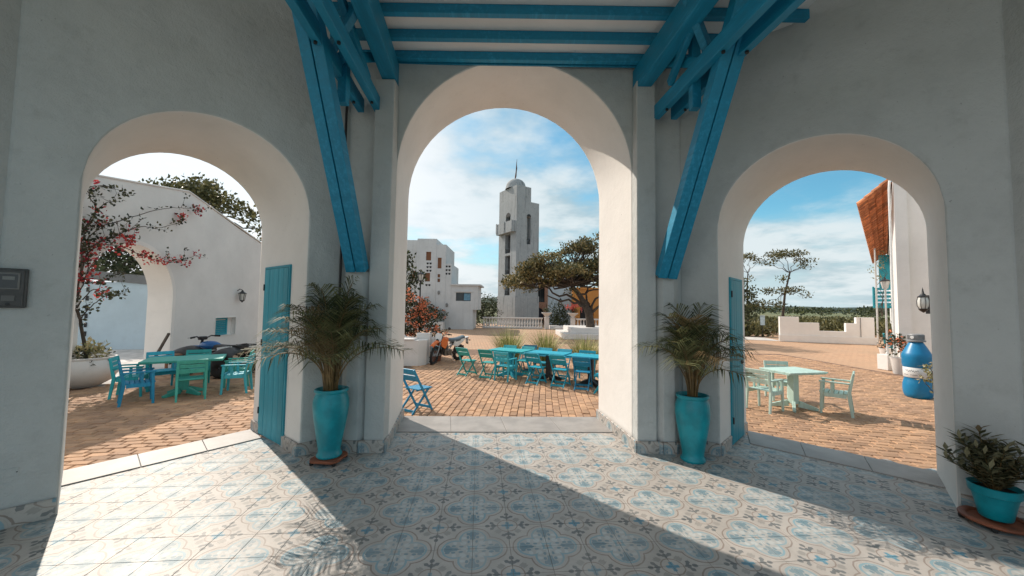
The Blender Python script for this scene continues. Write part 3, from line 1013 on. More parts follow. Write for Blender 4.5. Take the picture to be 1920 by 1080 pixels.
def potted_palm(label, loc, prof, nf, seed, hgt, spread, bias=None):
    random.seed(seed)
    t = thing('potted_palm', label, 'potted palm', loc)
    mb = MB(); mb.lathe(prof, 40)
    pot = mb.build('pot', 'teal_pot', t, smooth=50)
    rim = prof[-3][1]; rr = prof[-3][0]
    mb = MB(); mb.lathe([(0.0, rim - .035), (rr * .6, rim - .03), (rr - 0.012, rim - .05)], 20)
    mb.build('soil', 'soil', t, smooth=True)
    for k in range(nf):
        az = 2 * math.pi * (k * 0.618 + random.uniform(-.05, .05))
        f = (k + 0.5) / nf                      # inner upright to outer drooping
        reach = spread * (0.16 + 0.84 * f ** 0.8) * random.uniform(0.85, 1.12)
        # the wall behind and the doorway limit the reach
        if math.sin(az) > 0.2: reach *= 0.55
        rise = hgt * (1.0 - 0.42 * f) * random.uniform(0.88, 1.08)
        droop = hgt * (0.02 + 0.19 * f) * random.uniform(0.8, 1.3)
        if bias: reach *= bias(az)
        lf, st = frond(az, reach, rise, droop, 21, 0.29, 0.0115, 0.015 + 0.035 * random.random(), rim - 0.04, random.uniform(-.12, .12))
        dry = (k % 13 == 6)
        s = st.build('stem', 'palm_stem', t, smooth=True)
        lf.build('frond', 'palm_dry' if dry else 'palm', s)
    # young cane sheaths in the middle
    for k in range(14):
        a = random.uniform(0, 6.28); r = random.uniform(0.01, 0.07)
        mb = MB(); e = random.uniform(0.04, 0.12)
        mb.tube([(r * math.cos(a), r * math.sin(a), rim - 0.05), ((r + e * .4) * math.cos(a), (r + e * .4) * math.sin(a), rim + .18), ((r + e) * math.cos(a), (r + e) * math.sin(a), rim + random.uniform(.3, .42))], [0.011, 0.008, 0.005], 6)
        mb.build('cane', 'palm_stem', t, smooth=True)
    random.seed(seed + 1)
    return t


PROF = [(0.0, 0.0), (0.118, 0.0), (0.126, 0.012), (0.124, 0.03), (0.108, 0.05), (0.112, 0.10), (0.138, 0.26), (0.166, 0.44), (0.178, 0.55), (0.175, 0.62), (0.160, 0.675), (0.150, 0.695), (0.150, 0.705), (0.164, 0.715), (0.168, 0.735), (0.162, 0.748), (0.148, 0.750), (0.140, 0.735), (0.135, 0.68)]
p2_ = [(r, z * 0.935) for r, z in PROF]
potted_palm('tall turquoise urn with a dense bushy palm on a trolley by the left pier', (-1.90, 4.02, 0.062), p2_, 38, 11, 1.14, 0.80)
p3_ = [(r * 1.02, z * 0.955) for r, z in PROF]
potted_palm('tall turquoise urn with a smaller palm, standing on the bare tiles by the right pier', (2.02, 4.20, 0.0), p3_, 25, 23, 0.98, 0.62)

# plant trolley under the left urn
def trolley(name, label, loc, r, nw, ring=False, rz=0.0):
    t = thing(name, label, 'plant trolley', loc, rz)
    mb = MB()
    if ring:
        mb.lathe([(r * 0.70, 0.032), (r * 0.74, 0.052), (r * 0.93, 0.056), (r, 0.047), (r, 0.034), (r * .95, 0.028), (r * 0.70, 0.032)], 36)
        mb.lathe([(0.0, 0.030), (r * 0.74, 0.030), (r * 0.74, 0.040), (0.0, 0.040)], 30)
    else:
        pts = []
        for k in range(48):
            a = 2 * math.pi * k / 48
            q = r * (0.90 + 0.10 * math.cos(nw * a))
            pts.append((q * math.cos(a), q * math.sin(a)))
        mb.prism(pts, 0.030, 0.058)
    mb.build('board', 'terracotta', t, bevel=0.006, smooth=True)
    for k in range(nw):
        a = 2 * math.pi * k / nw
        c = Vector((r * 0.9 * math.cos(a), r * .9 * math.sin(a), 0.018))
        mb = MB(); ax = Vector((math.cos(a), math.sin(a), 0)); 
        mb.tube([c - ax * .018, c - ax * .015, c + ax * .015, c + ax * .018], [0.012, 0.018, 0.018, 0.012], 14)
        mb.build('castor', 'rubber', t, smooth=True)
    return t


trolley('plant_trolley', 'terracotta coloured board on black castors carrying the left tall urn', (-1.90, 4.02, 0), 0.185, 4, rz=0.7)

# ---- low planter at the right
t = thing('potted_shrub', 'small turquoise flowerpot with a leafy dark shrub on a round trolley at the right wall', 'potted plant', (3.83, 3.02, 0.058))
prof = [(0.0, 0.0), (0.085, 0.0), (0.09, 0.008), (0.108, 0.10), (0.124, 0.175), (0.126, 0.18), (0.138, 0.185), (0.143, 0.232), (0.146, 0.245), (0.138, 0.248), (0.130, 0.235), (0.126, 0.20)]
mb = MB(); mb.lathe(prof, 36); mb.build('pot', MAT['teal_pot'], t, smooth=45)
mb = MB(); mb.lathe([(0, 0.215), (0.128, 0.212)], 20); mb.build('soil', 'soil', t)
random.seed(41)
for k in range(26):
    az = 2 * math.pi * k * 0.618; f = (k + .5) / 26
    L = random.uniform(0.24, 0.42) * (1.1 - 0.25 * f)
    out = 0.05 + 0.24 * f
    hd = Vector((math.cos(az), math.sin(az), 0))
    if hd.x > 0.3: out *= 0.62
    pts = [hd * (0.02 + out * (i / 6) ** 1.3) + Vector((0, 0, 0.2 + L * (i / 6))) for i in range(7)]
    mb = MB(); mb.tube(pts, [0.004 * (1 - .1 * i) for i in range(7)], 5)
    s = mb.build('stem', 'palm_stem', t, smooth=True)
    lf = MB()
    for i in range(32):
        u = 0.12 + 0.88 * i / 31; q = min(5, int(u * 6)); p = pts[q].lerp(pts[q + 1], u * 6 - q)
        a = i * 2.4; d = (Vector((math.cos(a), math.sin(a), 0.55)) + hd * .3).normalized()
        leaf_quad(lf, p, d, (Vector((0, 0, 1)) - d * d.z).normalized(), random.uniform(0.065, 0.12), random.uniform(0.024, 0.040), 0 if random.random() > .05 else 1, 0.004)
    lf.build('foliage', ['shrub', 'palm_dry'], s)
trolley('plant_trolley', 'round terracotta coloured trolley on castors under the small turquoise flowerpot', (3.83, 3.02, 0), 0.20, 5, ring=True)

# ---- electricity meter box and blank cover plate on the left pier
d = Vector((0.71, 0.704, 0)); n = Vector((0.704, -0.71, 0))
t = thing('meter_box', 'dark grey electricity meter box with a glazed window, set on the left pier', 'meter box', (-3.70, 2.752, 1.735))
T = Matrix(((d.x, n.x, 0, 0), (d.y, n.y, 0, 0), (0, 0, 1, 0), (0, 0, 0, 1)))
MAT['boxgrey'] = M_plain('box_grey', (0.075, 0.072, 0.070), 0.5, 0.3, 12, 0.1)
mb = MB(); mb.box((-.085, -.002, -.145), (.082, 0.035, .145), T); mb.build('case', 'boxgrey', t, bevel=0.006)
mb = MB(); mb.box((-.072, .0352, -.132), (.069, 0.043, .132), T); mb.build('cover', 'boxgrey', t, bevel=0.005)
mb = MB(); mb.box((-.055, .0432, -.01), (.050, 0.050, .115), T); mb.build('window_frame', M_plain('box_rim', (0.16, 0.155, 0.15), .5), t, bevel=0.004)
mb = MB(); mb.box((-.043, .0502, 0.0), (.038, 0.0515, .102), T); mb.build('pane', 'glass', t)
mb = MB(); mb.box((-.03, .0517, 0.06), (.025, 0.0525, .085), T); mb.build('dial_plate', M_plain('dial', (.20, .20, .19), .5), t)
mb = MB(); mb.box((-.03, .0432, -.095), (.03, 0.0475, -.055), T); mb.build('label_plate', M_plain('lab', (.14, .135, .13), .5), t)
mb = MB(); mb.tube([T @ Vector((0, .043, -.118)), T @ Vector((0, .052, -.118))], 0.010, 12); mb.build('lock', 'black', t)
t = thing('cover_plate', 'blank pale cover plate screwed low on the left pier', 'cover plate', (-3.655, 2.797, 0.385))
mb = MB(); mb.box((-.05, -.002, -.032), (.045, 0.006, .032), T); mb.build('plate', 'wall', t, bevel=0.003)
mb = MB(); mb.ball(T @ Vector((.036, .006, 0)), 0.004); mb.build('screw', 'black', t)


# ================================================================== furniture
def armchair(label, paint, loc, rz, group, scale=1.0):
    """slatted garden armchair facing +Y"""
    t = thing('armchair', label, 'chair', loc, rz, group, scale)
    W, D = 0.50, 0.47
    x = W / 2 - 0.025
    for s in (-1, 1):
        mb = MB(); mb.bar((s * x, D / 2 - .03, 0), (s * x, D / 2 - .055, 0.62), 0.034, 0.042, mi=0, w2=0.045, h2=0.05)
        mb.build('leg', paint, t, bevel=0.005)
        mb = MB()
        mb.bar((s * x, -D / 2 - .03, 0), (s * x, -D / 2 + .02, 0.42), 0.034, 0.042, w2=0.045, h2=0.055)
        mb.bar((s * x, -D / 2 + .02, 0.42), (s * x, -D / 2 - .06, 0.84), 0.045, 0.055, w2=0.04, h2=0.035)
        mb.build('leg', paint, t, bevel=0.005)
        mb = MB(); mb.bar((s * x, -D / 2 + .0, 0.635), (s * x, D / 2 - .01, 0.637), 0.058, 0.028); mb.build('armrest', paint, t, bevel=0.006)
        mb = MB(); mb.bar((s * x, -D / 2 + .05, 0.385), (s * x, D / 2 - .08, 0.385), 0.028, 0.07); mb.build('side_rail', paint, t)
        mb = MB(); mb.bar((s * x, 0.03, 0.42), (s * x, 0.03, 0.62), 0.028, 0.045); mb.build('arm_post', paint, t)
    mb = MB(); mb.bar((-x + .02, D / 2 - .05, 0.385), (x - .02, D / 2 - .05, 0.385), 0.028, 0.075); mb.build('front_rail', paint, t, bevel=0.004)
    for k in range(6):
        y = -D / 2 + .06 + k * 0.074
        z = 0.432 - 0.012 * math.sin(math.pi * k / 5)
        mb = MB(); mb.box((-x - .005, y - .031, z - .011), (x + .005, y + .031, z + .009)); mb.build('seat_slat', paint, t, bevel=0.004)
    for z0, z1 in ((0.565, 0.655), (0.675, 0.745), (0.76, 0.84)):
        y0 = -D / 2 + .02 - 0.08 * (z0 - .42) / .42; y1 = -D / 2 + .02 - 0.08 * (z1 - .42) / .42
        mb = MB(); mb.bar((0, y0 + .0, z0), (0, y1, z1), 2 * x - .03, 0.020, up=(0, 1, 0)); mb.build('back_slat', paint, t, bevel=0.004)
    return t


def folding_chair(label, paint, loc, rz, group, scale=1.0):
    """wooden folding chair with crossed legs, facing +Y"""
    t = thing('folding_chair', label, 'chair', loc, rz, group, scale)
    W = 0.42; x = W / 2
    for s in (-1, 1):
        mb = MB(); mb.bar((s * x, 0.27, 0.0), (s * x, -0.24, 0.84), 0.024, 0.042); mb.build('leg', paint, t, bevel=0.004)
        mb = MB(); mb.bar((s * (x - .04), -0.22, 0.0), (s * (x - .04), 0.20, 0.435), 0.024, 0.042); mb.build('leg', paint, t, bevel=0.004)
    def onback(z): return 0.27 - 0.51 * z / 0.84 + 0.004
    for z0, z1 in ((0.60, 0.715), (0.735, 0.845)):
        mb = MB(); mb.bar((0, onback(z0), z0), (0, onback(z1), z1), W - .028, 0.018, up=(0, 1, 0)); mb.build('back_slat', paint, t, bevel=0.004)
    for k in range(6):
        y = -0.06 + k * 0.062
        mb = MB(); mb.box((-x + .015, y - .027, 0.437 - k * .001), (x - .015, y + .027, 0.455 - k * .001)); mb.build('seat_slat', paint, t, bevel=0.003)
    for s in (-1, 1):
        mb = MB(); mb.bar((s * (x - .075), -0.085, 0.424), (s * (x - .075), 0.275, 0.418), 0.02, 0.026); mb.build('seat_rail', paint, t)
    mb = MB(); mb.bar((-x + .05, -0.17, 0.055), (x - .05, -0.17, 0.055), 0.02, 0.045); mb.build('stretcher', paint, t)
    mb = MB(); mb.bar((-x + .01, 0.225, 0.07), (x - .01, 0.225, 0.07), 0.02, 0.045); mb.build('stretcher', paint, t)
    return t


def table(label, paint, loc, rz, L, W, group=None, ped=None, scale=1.0, planks=7):
    t = thing('garden_table', label, 'table', loc, rz, group, scale)
    ped = ped or paint
    top = MB(); top.bar((-L / 2, 0, 0.705), (L / 2, 0, 0.705), W - .06, 0.02)
    top = top.build('tabletop', paint, t)
    w = W / planks
    for k in range(planks):
        y = -W / 2 + w * (k + .5)
        mb = MB(); mb.box((-L / 2, y - w / 2 + .0015, 0.718), (L / 2, y + w / 2 - .0015, 0.742)); mb.build('plank', paint, top, bevel=0.003)
    mb = MB(); mb.bar((0, 0, 0.10), (0, 0, 0.694), 0.13, 0.13); mb.build('pedestal', ped, t, bevel=0.006)
    for k in range(4):
        a = math.pi / 4 + k * math.pi / 2
        mb = MB(); c, s = math.cos(a), math.sin(a)
        mb.bar((0.085 * c, 0.085 * s, 0.10), (0.40 * c, 0.36 * s, 0.025), 0.055, 0.12, h2=0.05, w2=.05); mb.build('foot', ped, t, bevel=0.005)
        mb = MB(); mb.bar((0.07 * c, .07 * s, 0.678), (0.38 * c, 0.28 * s, 0.682), 0.04, 0.028); mb.build('bearer', ped, t)
    return t


GL = 'armchairs round the table in the shade of the gabled wall'
table('sea green slatted table among seven armchairs in front of the gabled wall', 'seagreen', (-6.62, 7.68, PZ), rad(33), 1.25, 0.82)
A1 = armchair('bright blue armchair nearest of its table, seen from behind at the left end', 'blue', (-6.86, 6.98, PZ), rad(-43), GL, 0.93)
dup(A1, (-7.52, 7.50, PZ), rad(-58), 'turquoise armchair leftmost at the shaded table, half hidden by the bright blue one', GL, swap='teal')
dup(A1, (-7.50, 8.12, PZ), rad(-128), 'azure armchair with its wide back towards the white bowl, left rear of the shaded table', GL, swap='azure')
dup(A1, (-6.22, 7.36, PZ), rad(42), 'sea green armchair seen squarely from behind, at the near side of the shaded table', GL, swap='seagreen')
dup(A1, (-7.08, 8.46, PZ), rad(-152), 'teal armchair between the shaded table and the blue quad bike', GL, swap='greenteal')
dup(A1, (-6.20, 8.55, PZ), rad(118), 'green armchair at the far right corner of the shaded table, beside the quad bike', GL, swap='seagreen')
dup(A1, (-5.78, 7.95, PZ), rad(112), 'cyan armchair standing rightmost at the shaded table, in profile', GL, swap='cyan')

GM = 'mint armchairs round the pale table'
table('pale mint pedestal table in full sun seen through the right arch', 'mint', (5.46, 7.30, PZ), rad(13), 0.88, 0.66, planks=6)
A2 = armchair('pale mint armchair left of the mint table, partly behind the door jamb', 'mint', (4.82, 7.16, PZ), rad(-62), GM, 0.93)
dup(A2, (5.72, 7.98, PZ), rad(164), 'pale mint armchair behind the mint table, facing the hall', GM)
dup(A2, (6.02, 7.02, PZ), rad(47), 'pale mint armchair right of the mint table, standing apart on the sunny pavers', GM)

GR = 'chairs along the row of tables'
TA = rad(-28)
table('left turquoise table of the row of three, with blue legs', 'teal', (-0.02, 10.22, PZ), TA, 1.05, 0.66, 'tables set end to end in a row', 'azure', 0.97)
table('middle turquoise table of the row of three, with black legs', 'azure', (0.98, 9.72, PZ), TA, 1.05, 0.66, 'tables set end to end in a row', 'black', 0.97)
table('right azure table of the row of three, nearest the right jamb of the middle arch', 'azure', (1.95, 9.18, PZ), TA, 1.08, 0.68, 'tables set end to end in a row', 'black', 0.97)
F1 = folding_chair('green teal folding chair leftmost of the row, standing clear of the tables', 'greenteal', (-1.22, 10.28, PZ), rad(-34), GR, 0.90)
dup(F1, (-0.60, 9.95, PZ), rad(-24), 'green teal folding chair second from the left, beside the faded armchair', GR)
armchair('faded blue armchair between two folding chairs on the near side of the row', 'cyan', (-0.12, 9.66, PZ), rad(-32), GR, 0.88)
for x, y, a, p, l in ((0.60, 9.30, -32, 'azure', 'azure folding chair just right of the faded armchair'),
                      (1.17, 9.00, -27, 'azure', 'azure folding chair second from the right on the near side of the row'),
                      (1.66, 8.72, -20, 'blue', 'blue folding chair rightmost on the near side of the row'),
                      (2.12, 8.34, 66, 'azure', 'azure folding chair turned sideways at the right jamb of the middle arch'),
                      (-0.10, 10.78, 158, 'teal', 'turquoise folding chair leftmost on the far side of the row, below a grass clump'),
                      (0.40, 10.52, 152, 'teal', 'turquoise folding chair second from the left on the far side of the row'),
                      (0.52, 10.92, 165, 'darkblue', 'dark blue folding chair standing back behind the far side of the row'),
                      (0.86, 10.22, 152, 'azure', 'azure folding chair in the middle of the far side of the row'),
                      (1.36, 9.98, 152, 'azure', 'azure folding chair right of the middle on the far side of the row')):
    dup(F1, (x, y, PZ), rad(a), l, GR, swap=p)
armchair('azure armchair at the right end of the far side of the row', 'azure', (1.90, 9.72, PZ), rad(152), GR, 0.90)
folding_chair('lone blue folding chair just outside the middle arch, by its left jamb', 'blue', (-1.70, 6.72, PZ), rad(-32), None, 0.92)

# ================================================================== SETTING beyond the hall
gd = MB()
gd.add([(-2500, -200, PZ - .05), (2500, -200, PZ - .05), (2500, 3000, PZ - .05), (-2500, 3000, PZ - .05)], [(0, 1, 2, 3)])
struct(gd.build('ground', 'meadow'))


def ridge(name, x0, x1, y, prof, depth, seed, m='hillgreen'):
    """a long wooded hill: bumpy surface rising to a ridge line"""
    random.seed(seed)
    N, K = 90, 7
    vs, fs = [], []
    ph = [random.uniform(0, 6.28) for _ in range(8)]
    for k in range(K):
        f = k / (K - 1)
        for i in range(N + 1):
            u = i / N
            h = prof(u) + sum(0.05 * prof(u) * math.sin(u * (11 + 9 * j) + ph[j] + f * 3) for j in range(6)) + random.uniform(0, 0.06) * prof(u)
            vs.append((x0 + (x1 - x0) * u, y + depth * f, PZ - 3 + (h + 3) * math.sin(f * math.pi * .5)))
    for k in range(K - 1):
        for i in range(N):
            a = k * (N + 1) + i; fs.append((a, a + 1, a + N + 2, a + N + 1))
    mb = MB(); mb.add(vs, fs)
    return struct(mb.build(name, m, smooth=80))


ridge('hill', -420, 330, 620, lambda u: 7 + 17 * math.exp(-((u - .50) / .09) ** 2) + 5 * math.exp(-((u - .62) / .05) ** 2), 240, 3)
ridge('hill', 500, 1500, 700, lambda u: 9 + 10 * math.exp(-((u - .42) / .10) ** 2) + 5 * math.sin(u * 9) ** 2, 220, 5)
ridge('hill', -1500, -300, 800, lambda u: 14 + 8 * math.sin(u * 6) ** 2, 260, 8)


# ------------------------------------------------------------------ plants outdoors
def clump(mb, c, R, n, l, w, flat=1.0, up=0.35, mi=0):
    """n leaves scattered in a flattened ball of radius R round c, facing mostly outward"""
    c = Vector(c)
    for _ in range(n):
        d = rnd_dir(); r = R * random.random() ** 0.45
        p = c + Vector((d.x * r, d.y * r, d.z * r * flat))
        e = (d * 0.6 + rnd_dir() * 0.8 + Vector((0, 0, up))).normalized()
        nn = e.cross(rnd_dir()).normalized()
        leaf_quad(mb, p, e, nn, l * random.uniform(.7, 1.3), w * random.uniform(.7, 1.3), mi if not isinstance(mi, tuple) else random.choice(mi), l * .08)


def branchy(mb, p, q, r0, r1, wob=0.08, n=6):
    p, q = Vector(p), Vector(q); L = (q - p).length
    pts = [p.lerp(q, i / n) + (rnd_dir() * wob * L * math.sin(math.pi * i / n)) for i in range(n + 1)]
    mb.tube(pts, [r0 + (r1 - r0) * i / n for i in range(n + 1)], 7)
    return pts


def tree(label, loc, trunkpts, r0, pads, leafmat, n, l, w, seed, name='tree', group=None, cat='tree', flat=0.4):
    """trunk polyline, limbs to each pad (x,y,z,R) of foliage; local coordinates"""
    random.seed(seed)
    t = thing(name, label, cat, loc, 0, group)
    tb = MB(); N = len(trunkpts)
    tb.tube(trunkpts, [r0 * (1.25 - 0.75 * i / (N - 1)) for i in range(N)], 9)
    tr = tb.build('trunk', 'bark', t, smooth=60)
    lb, cr = MB(), MB()
    tops = [Vector(p) for p in trunkpts[max(1, N // 2):]]
    for pd in pads:
        c = Vector(pd[:3]); R = pd[3]
        s = min(tops, key=lambda q: (q - c).length - 0.8 * min(0, q.z - c.z))
        pts = branchy(lb, s, c - Vector((0, 0, R * flat * .4)), r0 * 0.32, r0 * 0.07, 0.09)
        for k in range(4):
            e = c + Vector((random.uniform(-1, 1) * R * .8, random.uniform(-1, 1) * R * .8, random.uniform(-.3, .4) * R * flat))
            branchy(lb, pts[4], e, r0 * 0.09, r0 * 0.02, 0.08, 4)
        m = max(6, int(n * R * R))
        for k in range(m // 7):
            d = rnd_dir(); rr = R * random.random() ** .5
            cc = c + Vector((d.x * rr, d.y * rr, d.z * rr * flat))
            clump(cr, cc, l * 1.9, 7, l, w, 0.6)
    lb.build('limb', 'bark', t, smooth=60)
    cr.build('crown', leafmat, t)
    return t


def bush(name, label, loc, blobs, leafmat, n, l, w, seed, cat='shrub', group=None, flowers=None, flat=0.9, stems=7):
    random.seed(seed)
    t = thing(name, label, cat, loc, 0, group)
    sb, fo, fl = MB(), MB(), MB()
    for k in range(stems):
        b = random.choice(blobs)
        branchy(sb, (random.uniform(-.12, .12), random.uniform(-.12, .12), 0), (b[0] + random.uniform(-.5, .5) * b[3], b[1] + random.uniform(-.5, .5) * b[3], b[2]), 0.025, 0.006)
    sb.build('stem', 'bark', t, smooth=60)
    for b in blobs:
        m = int(n * b[3] ** 2)
        for k in range(m // 6 + 1):
            d = rnd_dir(); rr = b[3] * random.random() ** .4
            cc = Vector(b[:3]) + Vector((d.x * rr, d.y * rr, d.z * rr * flat))
            clump(fo, cc, l * 1.6, 6, l, w)
            if flowers and random.random() < flowers[1] and d.z > -.5 and d.y < .5:
                clump(fl, Vector(b[:3]) + Vector((d.x, d.y, d.z * flat)) * b[3] * 1.02, flowers[2], flowers[3], flowers[4], flowers[4] * .85, 0.8)
    fo.build('foliage', leafmat, t)
    if flowers and fl.v: fl.build('flowers', flowers[0], t)
    return t


def grass_clump(label, loc, h, r, n, seed, group):
    random.seed(seed)
    t = MB()
    for k in range(n):
        a = random.uniform(0, 6.28); q = r * random.random() ** .7
        p = Vector((q * .35 * math.cos(a), q * .35 * math.sin(a), 0))
        hd = Vector((math.cos(a), math.sin(a), 0)); lean = random.uniform(0.05, 0.95)
        H = h * random.uniform(.6, 1.08); sd = Vector((-hd.y, hd.x, 0)) * random.uniform(.008, .016)
        pts = [p + hd * (lean * H * (i / 4) ** 1.8 * .75) + Vector((0, 0, H * (i / 4) * (1 - .18 * lean * (i / 4) ** 2))) for i in range(5)]
        vs = []
        for i, c in enumerate(pts): f = 1 - i / 4.3; vs += [c - sd * f, c + sd * f]
        t.add(vs, [(2 * i, 2 * i + 1, 2 * i + 3, 2 * i + 2) for i in range(4)])
    o = t.build('grass_clump', 'blade', None, origin=None)
    o.location = loc
    tag(o, label, 'ornamental grass', group)


G3 = 'grass clumps behind the row of tables'
grass_clump('left one of three tall yellowish grass clumps behind the row of tables', (-0.05, 11.75, PZ), 1.26, 0.75, 620, 1, G3)
grass_clump('middle one of three tall yellowish grass clumps behind the row of tables', (1.12, 11.72, PZ), 1.24, 0.65, 540, 2, G3)
grass_clump('right and widest of three yellowish grass clumps behind the row of tables', (2.20, 11.25, PZ), 1.08, 0.95, 700, 3, G3)


# ------------------------------------------------------------------ wall panel with rectangular openings
def panel(mb, T, W, H, holes, depth, mi=0, mr=None, top=None):
    """front face in local x (0..W), z (0..H) at y=0, openings with reveals going back (+y) by depth"""
    mr = mi if mr is None else mr
    xs = sorted({0, W, *[h[0] for h in holes], *[h[1] for h in holes]})
    zs = sorted({0, H, *[h[2] for h in holes], *[h[3] for h in holes]})
    tp = (lambda x, z: z) if top is None else (lambda x, z: top(x) if z == H else z)
    for i in range(len(xs) - 1):
        for j in range(len(zs) - 1):
            cx, cz = (xs[i] + xs[i + 1]) / 2, (zs[j] + zs[j + 1]) / 2
            if any(h[0] < cx < h[1] and h[2] < cz < h[3] for h in holes): continue
            P = [(xs[i], zs[j]), (xs[i + 1], zs[j]), (xs[i + 1], zs[j + 1]), (xs[i], zs[j + 1])]
            mb.add([T @ Vector((x, 0, tp(x, z))) for x, z in P], [(0, 1, 2, 3)], mi)
    for h in holes:
        x0, x1, z0, z1 = h[:4]
        for a, b in (((x0, z0), (x1, z0)), ((x1, z0), (x1, z1)), ((x1, z1), (x0, z1)), ((x0, z1), (x0, z0))):
            mb.add([T @ Vector((a[0], 0, a[1])), T @ Vector((b[0], 0, b[1])), T @ Vector((b[0], depth, b[1])), T @ Vector((a[0], depth, a[1]))], [(3, 2, 1, 0)], mr)


def frameT(o, d):
    """local frame: x along d (horizontal), y into the wall, z up"""
    d = Vector((d[0], d[1], 0)).normalized(); n = Vector((-d.y, d.x, 0))
    return Matrix(((d.x, n.x, 0, o[0]), (d.y, n.y, 0, o[1]), (0, 0, 1, o[2]), (0, 0, 0, 1)))


# ================================================================== LEFT: gabled white wall with an arched passage
gw = thing('gabled_wall', 'long white gabled wall with an arched passage and a small teal shuttered window', 'wall', (0, 0, 0))


def gtop(p):
    ys = [(5.0, 3.9), (8.3, 4.50), (11.18, 5.0), (15.35, 4.05), (16.5, 3.85)]
    for (a, za), (b, zb) in zip(ys[:-1], ys[1:]):
        if p.y <= b: return za + (zb - za) * (p.y - a) / (b - a)
    return 3.85


def arched_wall_top(*a, top=None, **k):
    mb = arched_wall(*a, 99.0, **k)
    mb.v = [(x, y, z if z < 90 else top(Vector((x, y, 0)))) for x, y, z in mb.v]
    return mb


dn = Vector((-0.132, 0.991, 0)); nn = Vector((-0.991, -0.132, 0))      # along the wall; into it
P0 = Vector((-9.79, 10.75, 0))
def wp(t, dep=0.0): p = P0 + dn * t + nn * dep; return (p.x, p.y)
w = arched_wall_top(wp(-6.5), wp(-2.62), wp(0), wp(0.46), wp(-6.5, .62), wp(-2.62, .62), wp(0, .62), wp(0.46, .62), 1.80, 1.80, top=gtop, z0=PZ)
w.build('wall', ['white', 'reveal'], gw, smooth=35)
w = MB(); o0 = wp(0.46)
T = frameT((o0[0], o0[1], PZ), dn)
WL = 5.6
panel(w, T, WL, 4.5, [(1.52, 2.66, 0.74, 1.35)], 0.13, 0, 0, top=lambda x: gtop(Vector((*wp(.46 + x), 0))) - PZ)
w.add([T @ Vector(p) for p in ((WL, 0, 0), (WL, .62, 0), (WL, .62, 4.1), (WL, 0, 4.1 - .0))], [(0, 1, 2, 3)])
w.add([T @ Vector((x, y, gtop(Vector((*wp(.46 + x), 0))) - PZ)) for x, y in ((0, 0), (WL, 0), (WL, .62), (0, .62))], [(0, 1, 2, 3)])
w.add([T @ Vector((x, .62, z)) for x, z in ((0, 0), (WL, 0), (WL, 4.1), (0, 5.0))], [(3, 2, 1, 0)])
w.build('wall', 'white', gw)
# coping that rounds the top edge, and the raised moulding round the passage
w = MB()
for t0, t1 in ((-6.5, 0.44), (0.44, 6.0)):
    a, b = wp(t0, .30), wp(t1, .30)
    w.bar((a[0], a[1], gtop(Vector((*a, 0))) + .015), (b[0], b[1], gtop(Vector((*b, 0))) + .015), 0.66, 0.05)
w.build('coping', 'planter_white', gw, bevel=0.02)
w = MB(); R0, N = 1.31, 26
cz, ct = 1.80, -1.31
arc = [(ct + R0 * math.cos(math.pi), PZ)] + [(ct + R0 * math.cos(math.pi - math.pi * k / N), cz + R0 * math.sin(math.pi * k / N)) for k in range(N + 1)] + [(ct + R0, PZ)]
out = [(ct + (R0 + .11) * math.cos(math.pi), PZ)] + [(ct + (R0 + .11) * math.cos(math.pi - math.pi * k / N), cz + (R0 + .11) * math.sin(math.pi * k / N)) for k in range(N + 1)] + [(ct + R0 + .11, PZ)]
vs = []
for (a, az), (b, bz) in zip(arc, out):
    vs += [(*wp(a, .004), az), (*wp(a, -.03), az), (*wp(b, -.03), bz), (*wp(b, .004), bz)]
fs = []
for k in range(len(arc) - 1):
    for j in range(4): fs.append((k * 4 + j, k * 4 + (j + 1) % 4, (k + 1) * 4 + (j + 1) % 4, (k + 1) * 4 + j))
w.add(vs, fs); w.build('arch_moulding', 'reveal', gw, smooth=35)
# shuttered window
fr = MB()
for bx in (((1.50, -.02, .72), (1.52, .05, 1.37)), ((2.66, -.02, .72), (2.68, .05, 1.37)), ((1.5205, -.02, 1.3505), (2.6595, .05, 1.37)), ((1.5205, -.02, .72), (2.6595, .05, .7395))):
    fr.box(bx[0], bx[1], T)
win = fr.build('window', 'white', gw)
fr = MB()
for bx in (((1.525, .09, .745), (1.585, .125, 1.345)), ((2.30, .09, .745), (2.36, .125, 1.345)), ((1.586, .09, .745), (2.299, .125, .80)), ((1.586, .09, 1.29), (2.299, .125, 1.345))):
    fr.box(bx[0], bx[1], T)
fr.build('shutter_frame', 'shutter', win)
for k in range(7):
    z = .815 + k * .066
    mb = MB(); mb.bar(T @ Vector((1.587, .105, z + .02)), T @ Vector((2.298, .105, z + .02)), 0.012, 0.062, up=(nn + Vector((0, 0, 1.2))))
    mb.build('louvre', 'shutter', win)
mb = MB(); mb.box((1.50, .1305, .73), (2.69, .16, 1.36), T); mb.build('recess_back', 'white', win)


